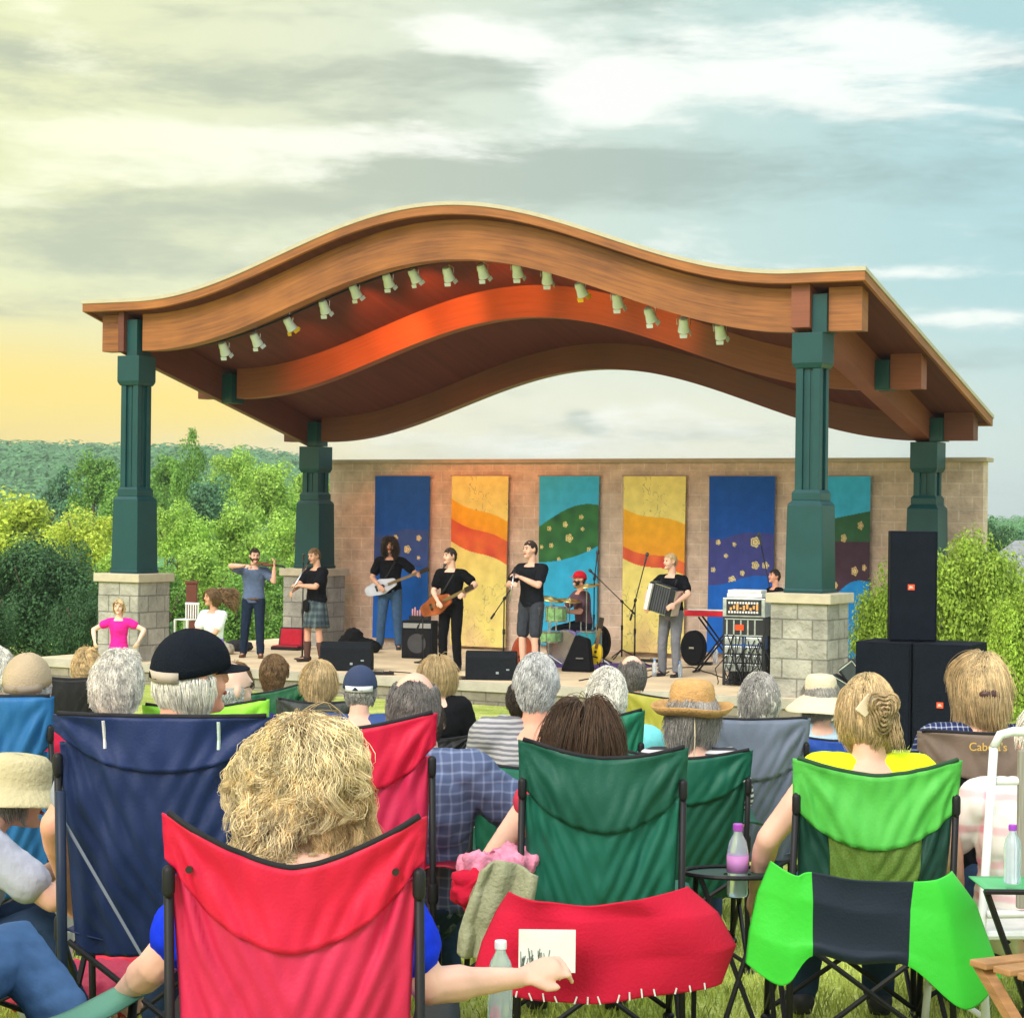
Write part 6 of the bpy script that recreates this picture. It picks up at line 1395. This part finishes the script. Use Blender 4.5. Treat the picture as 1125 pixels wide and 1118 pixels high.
# -- V bucket hat
PV, IV = aud(34, 846, 7.0, 'person hunched forward under a khaki bucket hat at the left edge', cloth(176, 180, 196), hs('grey', region='nape', n=300), k=.92, lean=(0, .5), yaw=-1.25, head=(-.1, .25, 0), hands=[(-.1, .50, .62), (.1, .56, .66)], eh=[(-.6, -.3, -.9), (.6, -.4, -.9)], skin=0, seatmin=.3, fat=.2)
brim_hat(PV, IV, M('hat_khaki', (.50, .44, .26), .85, var=.1, bump=.4, bscale=60), r=.165, crown=.10, droop=.055, tilt=.1, band=None)
tag(camp_chair((PV.location.x, PV.location.y, PV.location.z), -1.25, .5, .6, BLKF, BLKF, 'low black camp chair at the left edge under the khaki bucket hat', sag=.03, arms=False, seat=.3)[0])
# -- W jeans at lower left
xw = at(-150, 968, 5.1).x
PW, IW = person((xw, 5.1, ground_h(xw, 5.1)), -.35, 'person in blue jeans at the lower left corner, only a bent knee in view', hgt=1.85, hipz=.5, seated=True, lean=(0, -.12), feet=[(-.05, .60, .18), (.46, .34, .30)], hands=[(-.16, .3, .6), (.05, .36, .62)], top=cloth(60, 110, 190), bottom=cloth(72, 104, 146), hair_=hs('brown', n=500), skin=0, fat=.1, vox=.01, wr=.01)
CW, _ = camp_chair((xw+.16, 5.08, ground_h(xw, 5.1)), -.5, .62, .95, cfab(40, 92, 80), cfab(40, 92, 80), 'green camp chair at the lower left corner, only its armrest showing', armz=.54, seat=.42, armm=cfab(86, 142, 122))
# -- M right edge
PM_, IM = aud(1150, 770, 7.2, 'person in a pink and white checked top at the right edge behind the white chair', plaid('plaid_pink', srgb(232, 226, 224), srgb(228, 120, 150), 8), hs('white', n=700), k=.98, fat=.3, sleeve='long', hands=[(-.36, .3, .5), (.2, .3, .5)], eh=[(-1, -.3, -.6), (.6, -.5, -.6)], skin=2, wr=.012)

# ================================================================== CHAIRS OF OTHER KINDS
c0 = at(1132, 900, 6.75); g0 = ground_h(c0.x, 6.75)
t = empty('lawn_chair', (c0.x+.05, 6.95, g0), .12, 'white tubular lawn chair with a grey slat at the right edge', 'lawn chair'); WT = M('white_tube', (.66, .68, .68), .35)
zt = at(1118, 803, 6.75).z-g0; b = MB()
for sx in (-1, 1): b.tube([Vector((sx*.2, -.2, zt-.05)), Vector((sx*.22, -.16, .46)), Vector((sx*.24, -.30, .02))], .015, 8)
b.tube([Vector((-.2, -.2, zt-.05)), Vector((-.18, -.2, zt-.01)), Vector((-.14, -.2, zt)), Vector((.14, -.2, zt)), Vector((.18, -.2, zt-.01)), Vector((.2, -.2, zt-.05))], .015, 8)
for z in (zt-.16, .52): b.tube([Vector((-.21, -.185, z)), Vector((.21, -.185, z))], .013, 8)
b.build('back_frame', WT, t, smooth=True)
sl = MB()
for x in (-.07, .06, .17): sl.box(x-.045, x+.045, -.2, -.178, .54, zt-.06)
sl.build('back_slat', M('slat_grey', (.28, .26, .22), .7, var=.2, stretch=(20, 20, 1)), t, bevel=.004)
MB().box(-.26, .26, -.16, .3, .43, .46).build('seat', WT, t, bevel=.015)
b = MB()
for sx in (-1, 1): b = MB(); b.tube([Vector((sx*.23, .28, .44)), Vector((sx*.25, .32, .02))], .014, 8).tube([Vector((sx*.235, .3, .2)), Vector((sx*.23, -.22, .2))], .01, 6); b.build('leg', WT, t, smooth=True)
c0 = at(1205, 1000, 5.9); g0 = ground_h(c0.x, 5.9); WD = M('chair_wood', (.38, .20, .09), .5, var=.25, scale=3, stretch=(3, 3, 22))
t = empty('wooden_chair', (c0.x+.02, 6.0, g0), .5, 'folding wooden slat chair at the lower right corner', 'folding chair')
for sx in (-1, 1):
    MB().tube([Vector((sx*.2, -.25, .0)), Vector((sx*.2, .25, .46))], .024, 4).build('leg', WD, t); MB().tube([Vector((sx*.225, .28, .0)), Vector((sx*.225, -.22, .48))], .024, 4).build('leg', WD, t)
for i in range(5): MB().box(-.24, .24, -.22+i*.1, -.22+i*.1+.07, .455, .475).build('seat_slat', WD, t, bevel=.004)
MB().box(-.22, .22, .2, .235, .12, .17).box(-.22, .22, -.24, -.205, .06, .11).build('crossbar', WD, t, bevel=.004)
# small green table pouch and arm of a chair at the right
p = at(1134, 972, 6.3); g0 = ground_h(p.x, 6.3); t = empty('side_table', (p.x, 6.3, g0), 0, 'green fabric side table with a hanging pouch at the right edge', 'table'); zz = p.z-g0
vs = []
for j in range(9):
    for i in range(13): u = i/12; v = j/8; vs.append(Vector((-.16+.36*u, -.12+.26*v, zz-.02*sin(pi*u)*sin(pi*v))))
MB().add(vs, [(j*13+i, j*13+i+1, (j+1)*13+i+1, (j+1)*13+i) for j in range(8) for i in range(12)]).build('table_top', cfab(86, 170, 112), t, smooth=True, solid=.004)
vs = [Vector((-.02+.2*i/8+.004*sin(i*2), -.125-.02*sin(pi*j/6)-.004*cos(i*1.3), zz-.005-.17*j/6)) for j in range(7) for i in range(9)]
MB().add(vs, [(j*9+i, j*9+i+1, (j+1)*9+i+1, (j+1)*9+i) for j in range(6) for i in range(8)]).build('pouch', cfab(54, 166, 92), t, smooth=True, solid=.006)
b = MB(); b.tube([Vector((-.16, -.1, zz)), Vector((.12, .1, 0))], .01, 6).tube([Vector((-.16, .14, 0)), Vector((.18, -.1, zz-.01))], .01, 6).tube([Vector((-.17, -.12, zz)), Vector((.2, -.12, zz))], .009, 6).tube([Vector((.18, .1, zz)), Vector((-.12, -.1, 0))], .01, 6).build('table_leg', BLACK, t)
bottle(Vector((p.x-.06, 6.3, at(1110, 970, 6.3).z-.0)), .8, 'clear bottle with a purple cap on the green side table at the right edge', (.35, .06, .55))

# ================================================================== BLANKETS AND THINGS ON THE LAWN
def drape(name, rows, Y, mats, lab, cat, fold=.012, depth=None, seed=1, nu=60, nv=36, split=None, thick=.004, freq=9, edge=None):
    """rows: outline rows of photo points from top to bottom, each a list left to right"""
    def sample(row, u):
        n = len(row)-1; x = u*n; i = min(int(x), n-1); f = x-i
        g = lambda k: Vector(row[max(0, min(n, k))])
        a, b_, c_, d_ = g(i-1), g(i), g(i+1), g(i+2)
        return .5*((2*b_)+(c_-a)*f+(2*a-5*b_+4*c_-d_)*f*f+(3*b_-a-3*c_+d_)*f*f*f)
    o0 = at(rows[0][0][0], rows[0][0][1], Y); vs = []
    for j in range(nv+1):
        v = j/nv*(len(rows)-1); r0 = min(int(v), len(rows)-2); f = v-r0; f = f*f*(3-2*f)*.5+f*.5
        for i in range(nu+1):
            u = i/nu; q = sample(rows[r0], u)*(1-f)+sample(rows[r0+1], u)*f
            y = Y+(depth(u, j/nv) if depth else 0)
            y += fold*(sin(u*freq*2+seed+1.2*sin(j/nv*2+u*3))*(.3+.7*j/nv)+1.2*noise.noise(Vector((u*4+seed, j/nv*3, seed))))
            vs.append(at(q.x, q.y, Y)*(y/Y) if False else Vector((at(q.x, q.y, Y).x, y, at(q.x, q.y, Y).z))-o0)
    me = MB(); W1 = nu+1
    for j in range(nv):
        for i in range(nu):
            me.cur = 0
            if split:
                u = (i+.5)/nu
                me.cur = sum(1 for s_ in split if u > s_)
            me.f.append((j*W1+i, (j+1)*W1+i, (j+1)*W1+i+1, j*W1+i+1)); me.mi.append(me.cur)
    me.v = [tuple(v) for v in vs]
    o = me.build(name, mats, None, smooth=True, solid=thick); o.location = o0
    tag(o, lab, cat)
    return o, vs
RBL = M('fleece_red', srgb(186, 22, 52), .95, var=.10, scale=5, bump=.22, bscale=110)
o, vs = drape('blanket', [[(560, 985), (600, 991), (650, 995), (700, 988), (758, 981)], [(545, 1008), (600, 1012), (660, 1012), (720, 1008), (792, 1010)], [(530, 1040), (590, 1050), (660, 1054), (730, 1050), (812, 1046)], [(521, 1072), (580, 1098), (650, 1101), (720, 1094), (796, 1088)]], 6.42, RBL,
   'red fleece blanket hung across the lower back of the middle green chair', 'blanket', fold=.016, depth=lambda u, v: .30*max(0, abs(u-.48)*2-.55)**1.4, seed=2, thick=.008)
b = MB()
for i in range(17):
    q = Vector(vs[36*61+int(3+i*3.3)]); b.tube([q+Vector((0, -.012, .0)), q+Vector((random.uniform(-.010, .010), -.014, .018+.010*random.random()))], .0026, 5)
b.build('edge_stitch', M('white_paint', (0,0,0)), o)
COV1, COV2 = M('nylon_cover', srgb(60, 190, 58), .42, var=.06, scale=3, bump=.1, bscale=50), cfab(14, 28, 44)
drape('chair_cover', [[(852, 952), (874, 962), (892, 958), (940, 966), (1004, 968), (1030, 966), (1052, 962)], [(838, 985), (866, 990), (893, 990), (945, 1000), (1000, 1000), (1045, 1005), (1080, 1000)], [(828, 1030), (860, 1040), (893, 1036), (945, 1045), (998, 1046), (1052, 1060), (1098, 1050)], [(824, 1066), (862, 1085), (893, 1050), (940, 1058), (997, 1060), (1060, 1108), (1108, 1080)]], 6.4, [COV1, COV2, COV1],
   'lime and black nylon chair cover hanging behind the lime green chair', 'chair cover', fold=.012, depth=lambda u, v: .34*max(0, abs(u-.52)*2-.6)**1.3, seed=5, split=(.335, .665), thick=.005, freq=5)
KH = M('fleece_khaki', srgb(150, 152, 122), .95, var=.12, bump=.5, bscale=60); PNK = M('fleece_pink', srgb(204, 128, 152), .9, var=.45, scale=20, bump=.4)
drape('jacket', [[(528, 958), (545, 945), (570, 950), (590, 962)], [(515, 990), (535, 975), (562, 985), (585, 990)], [(505, 1025), (522, 1015), (545, 1015), (562, 1005)], [(503, 1048), (515, 1052), (530, 1050), (545, 1040)]], 6.75, KH, 'khaki fleece jacket hanging from the left armrest of the middle green chair', 'jacket', fold=.02, seed=7, thick=.012, nu=30, nv=24)
t = empty('cushion', at(545, 945, 6.95), 0, 'pink patterned cloth bundle on the left armrest of the middle green chair', 'bundle'); b = MB().ell((0, 0, -.02), .11, .1, .025).ell((.06, .0, .0), .08, .06, .03).cap((-.08, -.04, 0), (.06, -.07, -.02), .022).cap((-.1, .03, -.01), (-.06, -.06, -.06), .02); b.remesh('fabric', PNK, t, vox=.009, disp=.022, dscale=22)
t = empty('cushion', at(522, 972, 6.9), 0, 'red bag under the khaki jacket', 'bag'); b = MB().ell((0, 0, -.02), .07, .06, .055).cap((-.03, -.03, .02), (.06, .0, .05), .02).cap((.04, -.04, .0), (.02, -.03, -.07), .022); b.remesh('fabric', RBL, t, vox=.009, disp=.022, dscale=20)
bottle(at(810, 984, 7.15)+Vector((0, 0, .0)), 1.12, 'clear bottle with a purple label right of the middle green chair', (.40, .08, .50), M('label_purple', (.62, .26, .60), .5))
# small arm table holding the purple bottle
pt_ = at(812, 958, 7.15); g0 = ground_h(pt_.x, 7.15); t = empty('cup_holder_table', (pt_.x, 7.15, g0), 0, 'black rimmed fabric side tray around the purple labelled bottle', 'table'); zz = pt_.z-g0
b = MB(); ring = [Vector((-.02+.17*cos(a*2*pi/28)*(1.0), .0+.12*sin(a*2*pi/28), zz)) for a in range(29)]; b.tube(ring, .008, 6); b.build('rim', BLACK, t)
b = MB(); cc = [Vector((-.02+.16*cos(a*2*pi/28), .11*sin(a*2*pi/28), zz-.006)) for a in range(28)]; b.add(cc+[Vector((c.x*.3-.0, c.y*.35, zz-.008)) for c in cc], [(a, (a+1) % 28, 28+(a+1) % 28, 28+a) for a in range(28)]); b.build('tray', cfab(40, 70, 62), t, solid=.004)
b = MB()
for sx, sy in ((-1, -1), (1, -1), (1, 1), (-1, 1)): b.tube([Vector((-.02+sx*.12, sy*.08, zz)), Vector((.0+sx*.14*(1 if sy > 0 else -.6), sy*.1, .01))], .009, 6)
b.build('table_leg', BLACK, t)
# near bottle and white card with the nearest woman
bottle(at(549, 1128, 5.32), 1.0, 'clear plastic bottle with a white cap by the forearm of the wavy blond woman', (.78, .8, .82))
t = empty('card', at(601, 1045, 6.30), 0, 'white printed card lying against the red blanket above the fist', 'card'); MB().box(-.085, .085, 0, .003, -.062, .066).build('paper', M('paper', (.78, .77, .72), .6), t)
b = MB(); rr = random.Random(6)
for i in range(26): x = rr.uniform(-.078, -.0); b.tube([Vector((x, -.001, rr.uniform(-.06, -.04))), Vector((x+rr.uniform(-.01, .01), -.001, rr.uniform(-.03, .01)))], .0012, 4)
b.build('print', M('ink', (.08, .1, .09), .6), t)
# lawn clutter at the left
p = at(50, 985, 7.4); g0 = ground_h(p.x, 7.4); t = empty('cooler_lid', (p.x, 7.4, p.z), 0, 'white folded board standing behind the navy chair pole at the left', 'board')
b = MB(); ol = [(-.08, -.12), (.1, -.16), (.1, .02), (.08, .13), (-.02, .1), (-.1, .04)]; b.add([Vector((x, y, z)) for y in (0, .03) for x, z in ol], [tuple(range(6)), tuple(range(11, 5, -1))]+[(i, 6+i, 6+(i+1) % 6, (i+1) % 6) for i in range(6)]); b.build('panel', M('foam_white', (.68, .70, .66), .5), t, bevel=.006)
MB().disc((0, -.001, .0), .018, -.008, 18, Z=Vector((0, 1, 0))).build('knob', WT, t); MB().box(-.09, .09, -.01, .04, g0-p.z+.0, -.12).build('stand_leg', WT, t)
for i, (x, y, Y, m_, lab, sx) in enumerate([(95, 1030, 7.6, cfab(196, 50, 84), 'pink red blanket heap on the grass at the lower left', (.3, .2, .09)), (140, 1015, 8.1, cfab(206, 40, 60), 'red bag on the grass right of the navy chair pole', (.14, .12, .09)), (85, 1098, 5.9, cfab(36, 70, 130), 'blue bag on the grass at the bottom left', (.1, .14, .12)), (500, 935, 9.4, cfab(60, 160, 110), 'green mat folded on the grass left of the pink bundle', (.3, .25, .03)), (520, 910, 10.6, cfab(190, 60, 110), 'magenta bag on the grass beyond the green mat', (.1, .1, .07))]):
    p = at(x, y, Y); g0 = ground_h(p.x, Y); t = empty('fabric_heap', (p.x, Y, g0+sx[2]*.9), i, lab, 'bundle'); b = MB().ell((0, 0, 0), *sx).ell((sx[0]*.5, .03, .0), sx[0]*.6, sx[1]*.7, sx[2]*.9); b.remesh('fabric', m_, t, vox=.014, disp=.02, dscale=12)
for i, (x, y, Y) in enumerate([(52, 1010, 7.7), (70, 1018, 7.9)]):
    p = at(x, y, Y); g0 = ground_h(p.x, Y); t = empty('sneaker', (p.x, Y, g0), .4+i, 'dark grey sneaker on the grass under the white board, %s of two' % ('left' if i == 0 else 'right'), 'shoe'); b = MB().cap((0, -.08, .05), (0, .1, .035), .048, .036, wx=1); b.ell((0, -.05, .08), .04, .05, .03); b.remesh('upper', M('sneaker_grey', (.12, .13, .14), .7), t, vox=.01)
    MB().cap((0, -.09, .012), (0, .12, .012), .012, side=(1, 0, 0), wx=3.6).build('sole', WT, t, smooth=True)

# ================================================================== AIR
air = bpy.data.materials.new('haze_air'); air.use_nodes = True; n_ = air.node_tree.nodes; n_.clear()
v_ = n_.new('ShaderNodeVolumePrincipled'); v_.inputs['Color'].default_value = (.85, .93, 1, 1); v_.inputs['Density'].default_value = .00038; v_.inputs['Anisotropy'].default_value = .3
o_ = n_.new('ShaderNodeOutputMaterial'); air.node_tree.links.new(v_.outputs[0], o_.inputs['Volume'])
tag(MB().box(-4300, 4300, -8, 3700, -40, 48).build('haze', air), 'thin evening haze over the valley', 'haze', kind='stuff')
bpy.data.scenes.remove(TMP)
